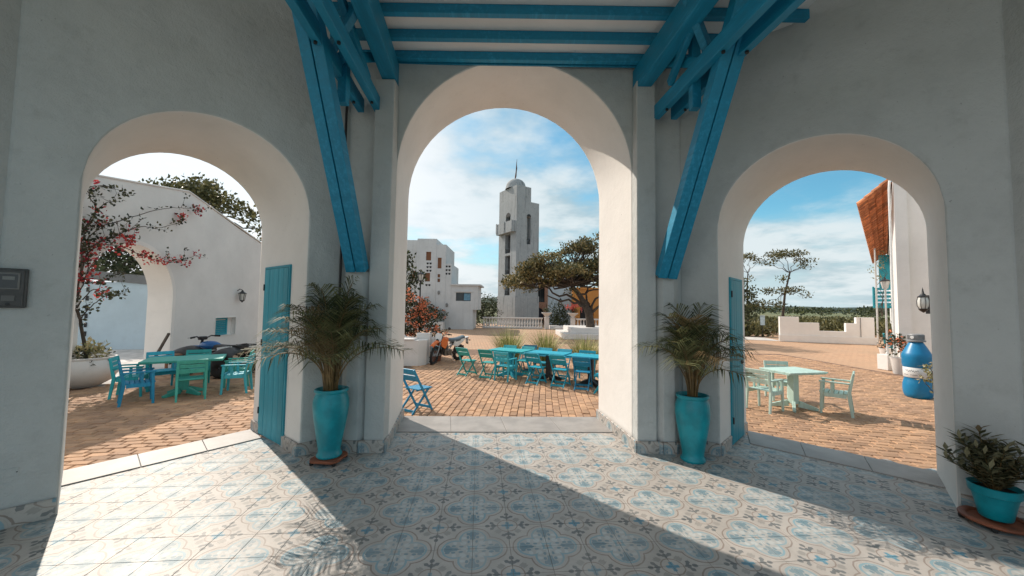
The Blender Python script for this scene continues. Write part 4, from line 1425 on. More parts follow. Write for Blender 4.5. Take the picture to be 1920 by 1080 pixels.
def lantern(name, label, loc, facing, s=1.0, style='box', on='white wall'):
    """wall lantern with bracket; facing = direction away from the wall"""
    d = Vector((*facing, 0)).normalized()
    t = thing(name, label, 'wall lantern', loc, math.atan2(-d.x, d.y), None, s)
    # local: +Y away from wall, wall at y = -0.16
    mb = MB(); mb.ball((0, -.155, .12), (.055, .02, .055)); mb.tube([(0, -.15, .12), (0, -.07, .19), (0, 0, .155)], .011, 6)
    mb.build('bracket', 'black', t, smooth=True)
    if style == 'box':
        mb = MB(); mb.lathe([(0.0, .155), (.02, .15), (.035, .115), (.10, .07), (.105, .06), (0, .06)], 6); mb.build('cap', 'black', t)
        mb = MB()
        mb.lathe([(.078, .058), (.05, -.12)], 6); mb.build('pane', 'frost', t)
        mb = MB()
        for k in range(6):
            a = k * math.pi / 3
            mb.bar((.08 * math.cos(a), .08 * math.sin(a), .06), (.052 * math.cos(a), .052 * math.sin(a), -.125), .012, .012)
        mb.lathe([(0, -.12), (.056, -.12), (.05, -.14), (.02, -.16), (0, -.19)], 6)
        mb.build('cage', 'black', t)
    else:
        mb = MB(); mb.lathe([(0.0, .33), (.012, .27), (.02, .2), (.06, .15), (.085, .135), (.08, .125), (0, .125)], 12); mb.build('cap', 'black', t, smooth=50)
        mb = MB(); mb.lathe([(.07, .124), (.088, .05), (.085, -.04), (.055, -.10)], 14); mb.build('pane', 'frost', t, smooth=True)
        mb = MB()
        for k in range(8):
            a = k * math.pi / 4
            mb.tube([(r * math.cos(a), r * math.sin(a), z) for r, z in ((.075, .13), (.094, .05), (.090, -.04), (.06, -.11))], .005, 5)
        mb.lathe([(.062, -.10), (.075, -.105), (.05, -.14), (.015, -.17), (0, -.18)], 12)
        mb.build('cage', 'black', t, smooth=50)
        mb = MB(); mb.bar((0, -.15, -.12), (0, .0, -.16), .014, .014); mb.box((-.03, -.165, -.2), (.03, -.15, -.05)); mb.build('lower_bracket', 'black', t)
    return t


lantern('wall_lantern', 'black lantern on the gabled white wall above the teal shuttered window', (-10.03, 13.90, 1.92), (0.991, 0.132), 1.35)

# ---- courtyard behind the passage
cy = MB()
cy.add([(-30, 7.0, PZ - .003), (-10.2, 7.0, PZ - .003), (-10.5, 12, PZ - .003), (-11.2, 20.0, PZ - .003), (-30, 20, PZ - .003)], [(0, 1, 2, 3, 4)])
struct(cy.build('courtyard_path', 'gravel'))
cy = MB(); cy.add([(-10.25, 8.0, PZ - .001), (-7.9, 8.3, PZ - .001), (-8.3, 9.6, PZ - .001), (-9.0, 11.1, PZ - .001), (-10.4, 10.9, PZ - .001)], [(0, 1, 2, 3, 4)])
struct(cy.build('path_apron', 'gravel'))
cw = thing('courtyard_wall', 'bluish white courtyard wall under a dark concrete beam, behind the arched passage', 'wall', (-15.4, 14.5, PZ))
MAT['bluewhite'] = M_stucco('bluish_whitewash', (0.52, 0.62, 0.68), 0.2, (0.35, 0.38, 0.40), 0.3)
T = frameT((-2.9, -.55, 0), (1, 0.22))
w = MB(); w.box((0, 0, 0), (4.05, .3, 2.62), T); w.build('wall', 'bluewhite', cw)
w = MB(); w.box((4.05, -.04, 0), (4.28, .34, 2.58), T); w.build('end_pier', 'white', cw)
w = MB(); w.bar(T @ Vector((-.4, .15, 3.06)), T @ Vector((4.75, .15, 2.66)), .42, .34); w.build('beam', 'concrete', cw, bevel=0.01)
w = MB(); w.box((4.32, -.05, 0), (4.58, .35, 2.50), T); w.build('post', 'concrete', cw, bevel=0.01)
for k in range(8):
    w = MB(); z = .18 + k * .34
    w.box((1.98, -.03, z), (2.06, -.0005, z + .18), T); w.build('vent_slot', 'dark', cw)
lp = thing('lattice_panel', 'yellow louvred panel hanging beside the courtyard wall, behind the vine', 'panel', (-16.15, 13.6, 1.78))
fr = MB()
for bx in (((-.26, 0, 0), (-.21, .05, .72)), ((.21, 0, 0), (.26, .05, .72)), ((-.2095, 0, 0), (.2095, .05, .06)), ((-.2095, 0, .66), (.2095, .05, .72))): fr.box(*bx)
fr.build('frame', 'yellow', lp)
for k in range(6):
    mb = MB(); mb.bar((-.208, .025, .12 + k * .095), (.208, .025, .12 + k * .095), .015, .06, up=(0, 1, 1)); mb.build('slat', 'yellow', lp)

# trees behind the gabled wall
tree('broad leafy tree showing above the ridge of the gabled wall', (-14.0, 16.2, PZ), [(0, 0, 0), (.1, 0, 2.2), (.0, 0.1, 4.2), (.2, 0, 5.6)], .16,
     [(-1.7, 0, 6.75, .72), (-.9, .2, 6.75, .95), (.1, 0, 6.35, 1.0), (-.3, .4, 7.05, .75), (1.0, .1, 6.35, .85), (1.75, 0, 6.0, .65), (2.3, .2, 5.65, .5), (.6, -.2, 6.75, .7), (-1.2, .2, 6.3, .6), (2.9, .1, 5.15, .35), (-2.3, 0, 6.8, .3)], 'tree_olive', 620, .17, .10, 31, flat=.55)
tree('low bushy tree rising behind the far end of the gabled wall', (-12.6, 18.6, PZ), [(0, 0, 0), (0, 0, 2), (0.1, 0, 3.6)], .13,
     [(0, 0, 4.4, .9), (.9, 0, 4.5, .8), (-.8, .2, 4.6, .8), (.2, .3, 5.0, .6), (1.6, 0, 4.1, .8)], 'tree_olive', 480, .17, .10, 32)
tree('dark tree filling the top of the arched passage behind the courtyard wall', (-18.0, 17.0, PZ), [(0, 0, 0), (0, 0, 1.8), (0.2, 0, 3.2)], .18,
     [(-1.4, 0, 3.6, 1.2), (0, -.2, 3.9, 1.3), (1.2, 0, 3.6, 1.2), (2.3, .2, 3.3, 1.0), (.4, 0, 4.9, 1.2), (-.8, 0, 5.0, 1.1), (1.8, 0, 4.6, 1.0)], 'tree_dark', 420, .18, .11, 33, flat=.8)

# ---- bougainvillea in the white bowl
bo = thing('bougainvillea', 'sprawling red bougainvillea vine rooted in a big white bowl by the arched passage', 'plant', (-9.30, 8.24, PZ))
BV = Vector((-9.30, 8.24, PZ))
mb = MB(); mb.lathe([(0, 0), (.22, 0), (.25, .02), (.42, .13), (.52, .29), (.54, .42), (.50, .55), (.47, .60), (.485, .615), (.485, .645), (.455, .65), (.43, .60), (.43, .57)], 36)
mb.build('bowl', 'planter_white', bo, smooth=50)
mb = MB(); mb.lathe([(0, .60), (.44, .58)], 20); mb.build('soil', 'soil', bo)
random.seed(77)
sv, lf, rf, pf_ = MB(), MB(), MB(), MB()
VINES = {'trunk': [(-9.26, 8.23, 0.3), (-9.24, 8.02, 1.24), (-9.22, 7.89, 1.58), (-9.23, 7.96, 2.15), (-9.22, 7.94, 2.72), (-9.23, 7.97, 3.19)],
         'v1': [(-9.22, 7.94, 2.72), (-9.26, 8.23, 3.24), (-9.36, 8.92, 3.64), (-9.49, 9.92, 4.14), (-9.6, 10.76, 4.4), (-9.66, 11.45, 4.5)],
         'v2': [(-9.23, 7.97, 3.19), (-9.26, 8.2, 3.59), (-9.24, 8.03, 3.96), (-9.23, 7.98, 4.12), (-9.29, 8.4, 4.26), (-9.36, 8.92, 4.27)],
         'v3': [(-9.22, 7.94, 2.72), (-9.3, 8.49, 3.05), (-9.41, 9.3, 3.53), (-9.47, 9.79, 3.59), (-9.57, 10.5, 3.87), (-9.61, 10.79, 4.06)],
         'v4': [(-9.23, 7.96, 2.15), (-9.25, 8.14, 2.75), (-9.33, 8.69, 2.96), (-9.44, 9.51, 2.82), (-9.5, 10.03, 2.74), (-9.61, 10.79, 2.84), (-9.67, 11.31, 3.09)],
         'v5': [(-9.23, 7.97, 3.19), (-9.27, 8.31, 3.8), (-9.33, 8.71, 4.0)],
         'v6': [(-9.24, 8.02, 1.24), (-9.27, 8.29, 1.58), (-9.33, 8.71, 1.83), (-9.35, 8.88, 1.81)],
         'v7': [(-9.23, 7.96, 2.15), (-9.28, 8.31, 2.06), (-9.33, 8.75, 2.27), (-9.34, 8.83, 2.41)],
         'v8': [(-9.22, 7.94, 1.69), (-9.25, 8.11, 2.39), (-9.23, 8.01, 2.96), (-9.21, 7.86, 3.51)],
         'v9': [(-9.24, 7.96, 1.5), (-9.3, 8.3, 1.9), (-9.36, 8.7, 1.75), (-9.40, 9.1, 1.9)],
         'v10': [(-9.22, 7.94, 2.72), (-9.2, 8.25, 2.95), (-9.3, 8.7, 3.2), (-9.4, 9.3, 3.15)]}
for kname, path in VINES.items():
    P = [Vector(p) - BV for p in path]
    # smooth a bit with catmull-rom
    pts = []
    for i in range(len(P) - 1):
        p0, p1, p2, p3 = P[max(i - 1, 0)], P[i], P[i + 1], P[min(i + 2, len(P) - 1)]
        for k in range(6):
            u = k / 6
            pts.append(0.5 * ((2 * p1) + (p2 - p0) * u + (2 * p0 - 5 * p1 + 4 * p2 - p3) * u * u + (3 * p1 - p0 - 3 * p2 + p3) * u ** 3) + rnd_dir() * .015)
    pts.append(P[-1])
    r = .032 if kname == 'trunk' else .014
    sv.tube(pts, [r * (1 - .75 * i / len(pts)) for i in range(len(pts))], 6)
    for i, p in enumerate(pts):
        u = i / len(pts)
        if kname == 'trunk' and u < .5: continue
        dens = 2 if kname not in ('v1', 'v2', 'v3') else (3 if u > .72 or u < .3 else 1)
        for _ in range(dens):
            if random.random() < .55:
                clump(lf, p + rnd_dir() * .07, .05, 2, .085, .06)
        if random.random() < .25:
            e = p + rnd_dir() * .28 + Vector((0.05, 0, .1)); branchy(sv, p, e, .006, .002, .1, 3)
            clump(lf, e, .08, 5, .075, .055)
        fl = {'v4': .6, 'v8': .16, 'v7': .08, 'trunk': .15, 'v10': .30, 'v3': .04, 'v1': .02, 'v9': .08}.get(kname, .04)
        if kname in ('v1', 'v3') and u > .9: fl = .7
        if random.random() < fl:
            clump(rf, p + rnd_dir() * .10, .11, 16, .065, .058)
for k in range(14):
    a = random.uniform(0, 6.28); q = random.uniform(.05, .38)
    clump(pf_, (q * math.cos(a), q * math.sin(a), .70 + .16 * random.random()), .15, 22, .10, .045)
for k in range(6):
    a = random.uniform(0, 6.28)
    clump(lf, (.3 * math.cos(a), .3 * math.sin(a), .70), .13, 12, .08, .05)
clump(lf, (.47, .0, .52), .07, 12, .07, .05); clump(lf, (.40, -.28, .5), .06, 10, .07, .05)
sv.build('stem', 'bark', bo, smooth=60); lf.build('foliage', 'boug_leaf', bo); rf.build('flowers', 'boug_red', bo); pf_.build('underplanting', 'pale_leaf', bo)


# ================================================================== vehicles
def wheel(t, T, R, wth, rimr, spoked=True, tmat='rubber'):
    """wheel in local xz plane of T, axle along y"""
    g = MB(); pr_ = []
    for k in range(10):
        a = 2 * math.pi * k / 10
        pr_.append((R - wth * .62 + wth * .62 * math.cos(a), wth * .5 * math.sin(a)))
    pr_.append(pr_[0])
    Rx = T @ Matrix.Rotation(math.pi / 2, 4, 'X')
    g.lathe(pr_, 32, Rx)
    # tread knobs
    nk = 26
    for k in range(nk):
        a = 2 * math.pi * k / nk; c, s = math.cos(a), math.sin(a)
        o = .28 * wth * (1 if k % 2 else -1)
        g.bar(T @ Vector(((R - .01) * c, o, (R - .01) * s)), T @ Vector(((R + .012) * c, o, (R + .012) * s)), .03, wth * .35, up=T.to_3x3() @ Vector((0, 1, 0)))
    w = g.build('wheel', tmat, t, smooth=40)
    g = MB(); g.lathe([(rimr, -wth * .25), (rimr + .018, -wth * .22), (rimr + .018, wth * .22), (rimr, wth * .25), (rimr - .012, 0), (rimr, -wth * .25)], 32, Rx)
    g.build('rim', 'metal', w, smooth=40)
    g = MB(); g.lathe([(0, -.05), (.03, -.05), (.035, 0), (.03, .05), (0, .05)], 12, Rx); g.build('hub', 'metal', w, smooth=40)
    if spoked:
        g = MB()
        for k in range(18):
            a = 2 * math.pi * k / 18
            g.tube([T @ Vector((.03 * math.cos(a + .4), .03 * (-1) ** k, .03 * math.sin(a + .4))), T @ Vector((rimr * math.cos(a), 0, rimr * math.sin(a)))], .0028, 4)
        g.build('spokes', 'metal', w)
    return w


def dirt_bike(label, loc, heading, s):
    """off-road motorcycle, +X forward, leaning on its side stand; heading = rotation of +X"""
    t = thing('motorcycle', label, 'motorcycle', loc, heading, None, s)
    t.rotation_euler = Euler((rad(-9), 0, heading), 'XYZ')
    B = lambda name, mb, m, par=None, **k: mb.build(name, m, par or t, smooth=k.pop('smooth', 40), **k)
    R = .345
    wheel(t, TR(-.66, 0, .32), .32, .115, .235)
    st = rad(24)
    Fr = TR(.70, 0, .35) @ Matrix.Rotation(st, 4, 'Z')
    head = Vector((.44, 0, .95))
    S = TR(head.x, 0, 0) @ Matrix.Rotation(st, 4, 'Z') @ TR(-head.x, 0, 0)
    wheel(t, S @ TR(.72, 0, R), R, .085, .275)
    for sg in (-1, 1):
        mb = MB(); mb.tube([S @ Vector((.72, sg * .085, R)), S @ Vector((.60, sg * .085, .62))], .028, 8); mb.tube([S @ Vector((.60, sg * .085, .62)), S @ Vector((.43, sg * .085, 1.02))], .022, 8); B('fork', mb, 'metal')
    mb = MB(); mb.bar(S @ Vector((.50, -.12, .86)), S @ Vector((.50, .12, .86)), .07, .03); mb.bar(S @ Vector((.44, -.12, 1.0)), S @ Vector((.44, .12, 1.0)), .07, .03); B('fork_yoke', mb, 'black')
    # front mudguard: curved blade
    mb = MB(); vs, fs = [], []
    for i in range(9):
        u = i / 8; x = .30 + .78 * u; z = .80 + .12 * math.sin(u * 2.2) - .16 * u * u
        hw = .085 * (1 - .45 * abs(u - .35) ** 1.5)
        for y, dz in ((-hw, -.035), (-hw * .5, .012), (0, .022), (hw * .5, .012), (hw, -.035)):
            vs.append(S @ Vector((x, y, z + dz)))
    for i in range(8):
        for j in range(4): a = i * 5 + j; fs.append((a, a + 1, a + 6, a + 5))
    mb.add(vs, fs); o = B('front_mudguard', mb, 'orange_paint'); md = o.modifiers.new('t', 'SOLIDIFY'); md.thickness = .012
    # number plate / headlight mask
    mb = MB(); pts = [(-.10, 1.14), (.10, 1.14), (.125, 1.02), (.10, .86), (.05, .80), (-.05, .80), (-.10, .86), (-.125, 1.02)]
    for off in (0, .03):
        pass
    mb.add([S @ Vector((.585 - .12 * (z - .95) + (.05 if abs(y) < .06 else 0), y, z)) for y, z in pts] + [S @ Vector((.53 - .12 * (z - .95), y, z)) for y, z in pts], [tuple(range(8)), tuple(range(15, 7, -1))] + [(i, i + 8, (i + 1) % 8 + 8, (i + 1) % 8) for i in range(8)])
    hm = B('headlight_mask', mb, 'white_plastic', smooth=30, bevel=.008)
    mb = MB(); mb.lathe([(0, .012), (.055, .0), (.058, -.01)], 16, S @ TR(.645, 0, .90) @ Matrix.Rotation(math.pi / 2, 4, 'Y')); B('headlamp', mb, 'glass', hm)
    # handlebar, grips, mirrors
    mb = MB(); mb.tube([S @ Vector(p) for p in ((.33, -.40, 1.13), (.37, -.24, 1.14), (.43, -.10, 1.05), (.43, .10, 1.05), (.37, .24, 1.14), (.33, .40, 1.13))], .013, 8)
    hb = B('handlebar', mb, 'black')
    for sg in (-1, 1):
        mb = MB(); mb.tube([S @ Vector((.355, sg * .29, 1.137)), S @ Vector((.33, sg * .41, 1.13))], .02, 8); B('grip', mb, 'rubber', hb)
        mb = MB(); mb.tube([S @ Vector((.38, sg * .22, 1.14)), S @ Vector((.40, sg * .29, 1.32))], .006, 6); mb.ball(S @ Vector((.40, sg * .31, 1.36)), (.02, .07, .05)); B('mirror', mb, 'black', hb)
        mb = MB(); mb.tube([S @ Vector((.40, sg * .20, 1.12)), S @ Vector((.42, sg * .38, 1.11))], .006, 6); B('lever', mb, 'metal', hb)
    # frame, engine, exhaust
    mb = MB()
    for sg in (-.5, .5):
        mb.tube([(.42, sg * .05, .92), (.28, sg * .14, .52), (.18, sg * .2, .30), (-.22, sg * .22, .30), (-.28, sg * .2, .60), (-.32, sg * .22, .80), (-.74, sg * .18, .88)], .018, 7)
        mb.tube([(.40, sg * .05, .95), (.05, sg * .12, .88), (-.30, sg * .2, .74)], .02, 7)
    mb.tube([(-.26, .08, .36), (-.66, .10, .32)], .026, 7); mb.tube([(-.26, -.08, .36), (-.66, -.10, .32)], .026, 7)
    B('frame', mb, 'black')
    mb = MB(); mb.box((-.16, -.12, .30), (.20, .12, .50)); mb.lathe([(0, -.15), (.10, -.15), (.11, -.12), (.11, .12), (.10, .15), (0, .15)], 16, TR(-.04, 0, .40) @ Matrix.Rotation(math.pi / 2, 4, 'X'))
    mb.bar((.10, 0, .48), (.16, 0, .74), .15, .15)
    for k in range(5): p = Vector((.105 + k * .011, 0, .53 + k * .043)); mb.bar(p - Vector((.003, 0, .006)), p + Vector((.003, 0, .006)), .20, .20)
    B('engine', mb, MAT.setdefault('engine', M_plain('engine_alloy', (.20, .18, .16), .5, .4, 18, metal=.4)), smooth=30)
    mb = MB(); mb.tube([(.20, -.06, .66), (.30, -.10, .52), (.20, -.14, .36), (-.10, -.16, .42), (-.34, -.17, .62), (-.45, -.17, .70)], .022, 8); mb.tube([(-.42, -.17, .68), (-.50, -.17, .71), (-.82, -.17, .84), (-.86, -.17, .855)], [.03, .052, .052, .03], 12); B('exhaust', mb, 'metal')
    mb = MB(); mb.tube([(-.16, 0, .58), (-.34, 0, .84)], [.045, .03], 10); B('shock_absorber', mb, 'metal')
    # tank shrouds, seat, side panels, tail
    for sg in (-1, 1):
        mb = MB(); P = [(.50, .13, .86), (.44, .17, .68), (.24, .15, .56), (.10, .11, .70), (.10, .11, .90), (.34, .12, .98)]
        mb.add([(x, sg * y, z) for x, y, z in P] + [(x, sg * (y - .05), z) for x, y, z in P], [(0, 1, 2, 3, 4, 5), (11, 10, 9, 8, 7, 6)] + [(i, i + 6, (i + 1) % 6 + 6, (i + 1) % 6) for i in range(6)])
        B('tank_shroud', mb, 'orange_paint', smooth=20, bevel=.012)
        mb = MB(); P = [(-.22, .13, .84), (-.20, .13, .66), (-.40, .15, .60), (-.78, .13, .84), (-.80, .11, .92)]
        mb.add([(x, sg * y, z) for x, y, z in P] + [(x, sg * (y - .05), z) for x, y, z in P], [(0, 1, 2, 3, 4), (9, 8, 7, 6, 5)] + [(i, i + 5, (i + 1) % 5 + 5, (i + 1) % 5) for i in range(5)])
        B('side_panel', mb, 'white_plastic', smooth=20, bevel=.010)
    mb = MB(); mb.ball((.22, 0, .88), (.24, .12, .12), 14, 8); B('fuel_tank', mb, 'orange_paint')
    mb = MB(); vs, fs = [], []
    for i in range(9):
        u = i / 8; x = .16 - .94 * u; z = .945 - .055 * math.sin(u * 3.1) + .05 * u * u; hw = .075 + .055 * math.sin(min(1, u * 1.2) * 2.4)
        for y, dz in ((-hw, -.10), (-hw, -.02), (-hw * .55, .012), (hw * .55, .012), (hw, -.02), (hw, -.10)): vs.append((x, y, z + dz))
    for i in range(8):
        for j in range(5): a = i * 6 + j; fs.append((a, a + 6, a + 7, a + 1))
    fs += [(0, 1, 2, 3, 4, 5), (53, 52, 51, 50, 49, 48)]
    mb.add(vs, fs); B('seat', mb, 'seat')
    mb = MB(); mb.bar((-.70, 0, .88), (-1.06, 0, .93), .16, .03, w2=.10); mb.bar((-1.0, 0, .90), (-1.06, 0, .70), .12, .02); o = B('rear_mudguard', mb, 'white_plastic', smooth=20)
    mb = MB(); mb.box((-1.06, -.05, .86), (-1.0, .05, .91)); B('tail_light', mb, MAT.setdefault('tail', M_plain('tail_red', (.35, .02, .02), .3)))
    mb = MB(); mb.bar((-1.04, 0, .80), (-1.075, 0, .64), .12, .012); B('rear_flap', mb, 'black')
    for sg in (-1, 1):
        mb = MB(); mb.tube([(-.98, sg * .05, .84), (-.99, sg * .17, .84)], .008, 6); mb.ball((-.99, sg * .19, .84), (.03, .035, .025)); B('indicator', mb, 'black')
        mb = MB(); mb.bar((-.12, sg * .12, .33), (-.12, sg * .24, .33), .03, .02); B('footpeg', mb, 'metal')
    mb = MB(); mb.tube([(-.14, .12, .32), (-.20, .30, .045)], .014, 7); mb.tube([(-.23, .30, .04), (-.15, .30, .04)], .02, 7); B('side_stand', mb, 'metal')
    return t


dirt_bike('orange and white off road motorcycle parked on the plaza beside the white planter', (-2.20, 12.62, PZ - .0), math.atan2(-.80, -.60), 0.88)


def quad_bike(label, loc, heading, s):
    t = thing('quad_bike', label, 'quad bike', loc, heading, None, s)
    B = lambda name, mb, m, par=None, **k: mb.build(name, m, par or t, smooth=k.pop('smooth', 40), **k)
    for x in (-.55, .55):
        for y in (-.40, .40): wheel(t, TR(x, y, .27), .27, .22, .14, False)
    mb = MB(); mb.tube([(-.55, -.4, .27), (-.55, .4, .27)], .03, 8); mb.tube([(.55, -.4, .27), (.55, .4, .27)], .025, 8)
    for sg in (-.5, .5): mb.tube([(.55, sg * .3, .32), (.3, sg * .35, .3), (-.4, sg * .35, .3), (-.6, sg * .3, .5), (.2, sg * .3, .6), (.55, sg * .2, .55)], .022, 7)
    B('frame', mb, 'black')
    mb = MB(); mb.box((-.22, -.15, .26), (.2, .15, .54)); B('engine', mb, MAT['engine'], bevel=.03)
    for x0, x1 in ((.22, .92), (-.92, -.25)):
        for sg in (-1, 1):
            mb = MB(); vs, fs = [], []
            for i in range(8):
                u = i / 7; x = x0 + (x1 - x0) * u; z = .60 + .10 * math.sin(u * math.pi)
                for y, dz in ((.14, .05), (.30, .03), (.46, -.02), (.52, -.09)): vs.append((x, sg * y, z + dz))
            for i in range(7):
                for j in range(3): a = i * 4 + j; fs.append((a, a + 1, a + 5, a + 4))
            mb.add(vs, fs); o = B('mudguard', mb, 'seat_black'); md = o.modifiers.new('t', 'SOLIDIFY'); md.thickness = .015
    mb = MB(); mb.ball((.20, 0, .76), (.30, .15, .12), 16, 8); B('fuel_tank', mb, MAT.setdefault('quadblue', M_plain('quad_blue', (.01, .11, .33), .3)))
    mb = MB(); vs, fs = [], []
    for i in range(9):
        u = i / 8; x = .05 - .85 * u; z = .80 - .045 * math.sin(u * 3.1) + .03 * u; hw = .10 + .05 * math.sin(u * 2.6)
        for y, dz in ((-hw, -.12), (-hw, -.02), (-hw * .5, .014), (hw * .5, .014), (hw, -.02), (hw, -.12)): vs.append((x, y, z + dz))
    for i in range(8):
        for j in range(5): a = i * 6 + j; fs.append((a, a + 6, a + 7, a + 1))
    fs += [(0, 1, 2, 3, 4, 5), (53, 52, 51, 50, 49, 48)]
    mb.add(vs, fs); B('seat', mb, 'seat_black')
    for sg in (-1, 1):
        mb = MB(); mb.bar((-.18, sg * .17, .68), (-.62, sg * .19, .74), .02, .10); B('side_panel', mb, 'white_plastic', bevel=.008)
    mb = MB(); mb.tube([(.35, -.38, .98), (.40, -.20, 1.0), (.44, -.07, .93), (.44, .07, .93), (.40, .20, 1.0), (.35, .38, .98)], .016, 8); mb.tube([(.44, 0, .92), (.52, 0, .6)], .03, 8)
    hb = B('handlebar', mb, 'black')
    for sg in (-1, 1):
        mb = MB(); mb.tube([(.375, sg * .28, .99), (.345, sg * .40, .978)], .024, 8); B('grip', mb, 'rubber', hb)
        mb = MB(); mb.tube([(.40, sg * .18, .99), (.46, sg * .38, .97)], .008, 6); B('lever', mb, 'metal', hb)
    mb = MB(); mb.box((.38, -.09, .90), (.50, .09, .99)); B('instrument_pod', mb, 'black', hb, bevel=.02)
    mb = MB(); mb.box((.60, -.16, .62), (.80, .16, .74)); B('nose', mb, MAT['quadblue'], bevel=.03)
    for sg in (-1, 1):
        mb = MB(); mb.ball((.80, sg * .10, .69), (.03, .05, .035)); B('headlamp', mb, 'frost')
    mb = MB()
    mb.tube([(.75, -.2, .4), (.98, -.2, .45), (.98, .2, .45), (.75, .2, .4)], .018, 7); B('bumper', mb, 'metal')
    mb = MB()
    for sg in (-.25, 0, .25): mb.tube([(-.55, sg, .80), (-1.0, sg, .80)], .011, 6)
    mb.tube([(-1.0, -.3, .80), (-1.0, .3, .80)], .011, 6); mb.tube([(-.6, -.3, .795), (-.6, .3, .795)], .011, 6)
    B('rear_rack', mb, 'black')
    return t


quad_bike('blue and white quad bike parked behind the shaded table, against the gabled wall', (-7.62, 9.75, PZ), rad(172), 1.0)
# broom-like stick and crate left in the passage
t = thing('wooden_bench', 'small rough wooden bench standing in the arched passage', 'bench', (-9.25, 10.45, PZ), rad(98))
mb = MB(); mb.box((-.30, -.14, .40), (.30, .14, .44)); mb.build('seat', 'brown_wood', t, bevel=.004)
for x in (-.24, .24):
    for y in (-.1, .1):
        mb = MB(); mb.box((x - .025, y - .025, 0), (x + .025, y + .025, .4)); mb.build('leg', 'brown_wood', t)
t = MB(); t.bar((-9.40, 9.96, .2), (-9.50, 10.42, 0.78), .05, .05)
o = t.build('wooden_pole', 'bark'); tag(o, 'short dark stick leaning in the arched passage', 'stick')


# ================================================================== CENTRE: planter, tub, lamp
pw = thing('planter_wall', 'stepped white masonry planter at the left of the middle arch, below orange bougainvillea', 'planter', (-3.1, 12.2, PZ))
mb = MB(); mb.prism([(-.75, -.55), (.22, -.55), (.43, -.30), (.43, -.02), (-.75, -.02)], 0, .80); mb.build('front_block', 'planter_white', pw, bevel=.012)
mb = MB(); mb.box((-.76, -.58, .802), (.10, -.02, .84)); mb.build('ledge', 'planter_white', pw, bevel=.01)
mb = MB(); mb.box((.02, -.018, 0), (.47, .25, .98)); mb.build('pier', 'planter_white', pw, bevel=.012)
mb = MB(); T = TR(-.76, -.016, 0)
mb.add([T @ Vector(p) for p in ((0, 0, 0), (.775, 0, 0), (.775, 0, .84), (.42, 0, .86), (0, 0, 1.30), (0, .14, 0), (.775, .14, 0), (.775, .14, .84), (.42, .14, .86), (0, .14, 1.30))], [(0, 1, 2, 3, 4), (9, 8, 7, 6, 5), (3, 8, 9, 4), (2, 7, 8, 3), (1, 6, 7, 2), (0, 4, 9, 5)])
mb.build('sloped_wall', 'planter_white', pw, bevel=.012)
mb = MB(); mb.box((.30, .252, 0), (.45, 1.6, .78)); mb.box((-1.3, 1.602, 0), (.45, 1.75, .7)); mb.build('side_wall', 'planter_white', pw)
mb = MB(); mb.box((-1.3, .255, 0), (.298, 1.6, .62)); mb.build('soil', 'soil', pw)

t = thing('striped_tub', 'low round tub with terracotta and teal bands beside the front wheel of the orange motorcycle', 'tub', (-2.66, 12.82, PZ))
mb = MB(); mb.lathe([(0, 0), (.26, 0), (.30, .20)], 24); mb.build('base', 'terracotta', t, smooth=40)
mb = MB(); mb.lathe([(.303, .205), (.335, .215), (.345, .27), (.33, .285), (.30, .285)], 24); mb.build('band', 'white_plastic', t, smooth=40)
mb = MB(); mb.lathe([(.31, .287), (.335, .31), (.335, .37), (.305, .385)], 24); mb.build('body', 'terracotta', t, smooth=40)
mb = MB(); mb.lathe([(.300, .387), (.31, .41), (.29, .46), (.18, .50), (0, .51)], 24); mb.build('lid', 'shutter', t, smooth=40)

bush('bougainvillea_bush', 'orange flowering bougainvillea growing out of the white planter behind the lamp post', (-3.35, 13.0, .40), [(-.35, .1, .75, .50), (.05, .2, .62, .48), (.45, .3, .55, .42), (-.2, .2, 1.25, .42), (-.45, .1, .40, .45), (.25, .2, 1.05, .34), (.72, .3, .30, .32), (-.55, .2, 1.5, .35)], 'boug_leaf', 1500, .085, .065, 50, flowers=('boug_orange', .42, .11, 14, .065), cat='bush')
tree('narrow dark tree at the left edge of the middle arch, above the bougainvillea', (-4.15, 14.2, PZ), [(0, 0, 0), (0, 0, 1.4), (.05, 0, 2.6)], .07,
     [(.10, 0, 3.35, .42), (.22, 0, 2.85, .40), (.05, 0, 2.35, .45), (.45, 0, 3.0, .22), (.62, 0, 2.92, .18), (.05, 0, 3.7, .3), (.0, 0, 1.95, .4)], 'tree_dark', 900, .13, .09, 51, flat=.8)


def lamp_post(label, loc, h, paint, s=1.0, block=None, hood='dark'):
    t = thing('lamp_post', label, 'lamp post', loc, 0, None, s)
    z0 = 0
    if block:
        mb = MB(); mb.box((-block / 2, -block / 2, 0), (block / 2, block / 2, .50)); mb.build('base_block', 'planter_white', t, bevel=.012); z0 = .501
    mb = MB(); mb.lathe([(0, z0), (.055, z0), (.055, z0 + .03), (.035, z0 + .06), (.028, z0 + .3), (.024, h - .36), (.045, h - .34), (.045, h - .325), (0, h - .325)], 12); mb.build('pole', paint, t, smooth=40)
    mb = MB(); mb.lathe([(.062, h - .32), (.115, h - .09)], 6); mb.build('pane', 'frost', t)
    mb = MB()
    for k in range(6):
        a = k * math.pi / 3; c, s_ = math.cos(a), math.sin(a)
        mb.bar((.064 * c, .064 * s_, h - .325), (.118 * c, .118 * s_, h - .088), .014, .014)
    mb.lathe([(0, h - .324), (.072, h - .324), (.07, h - .30), (.06, h - .30)], 6)
    mb.build('cage', paint, t)
    mb = MB(); mb.lathe([(.0, h - .087), (.135, h - .087), (.14, h - .075), (.09, h - .03), (.03, h - .005), (.022, h + .03), (.0, h + .07)], 6); mb.build('hood', paint if hood == 'dark' else hood, t)
    return t


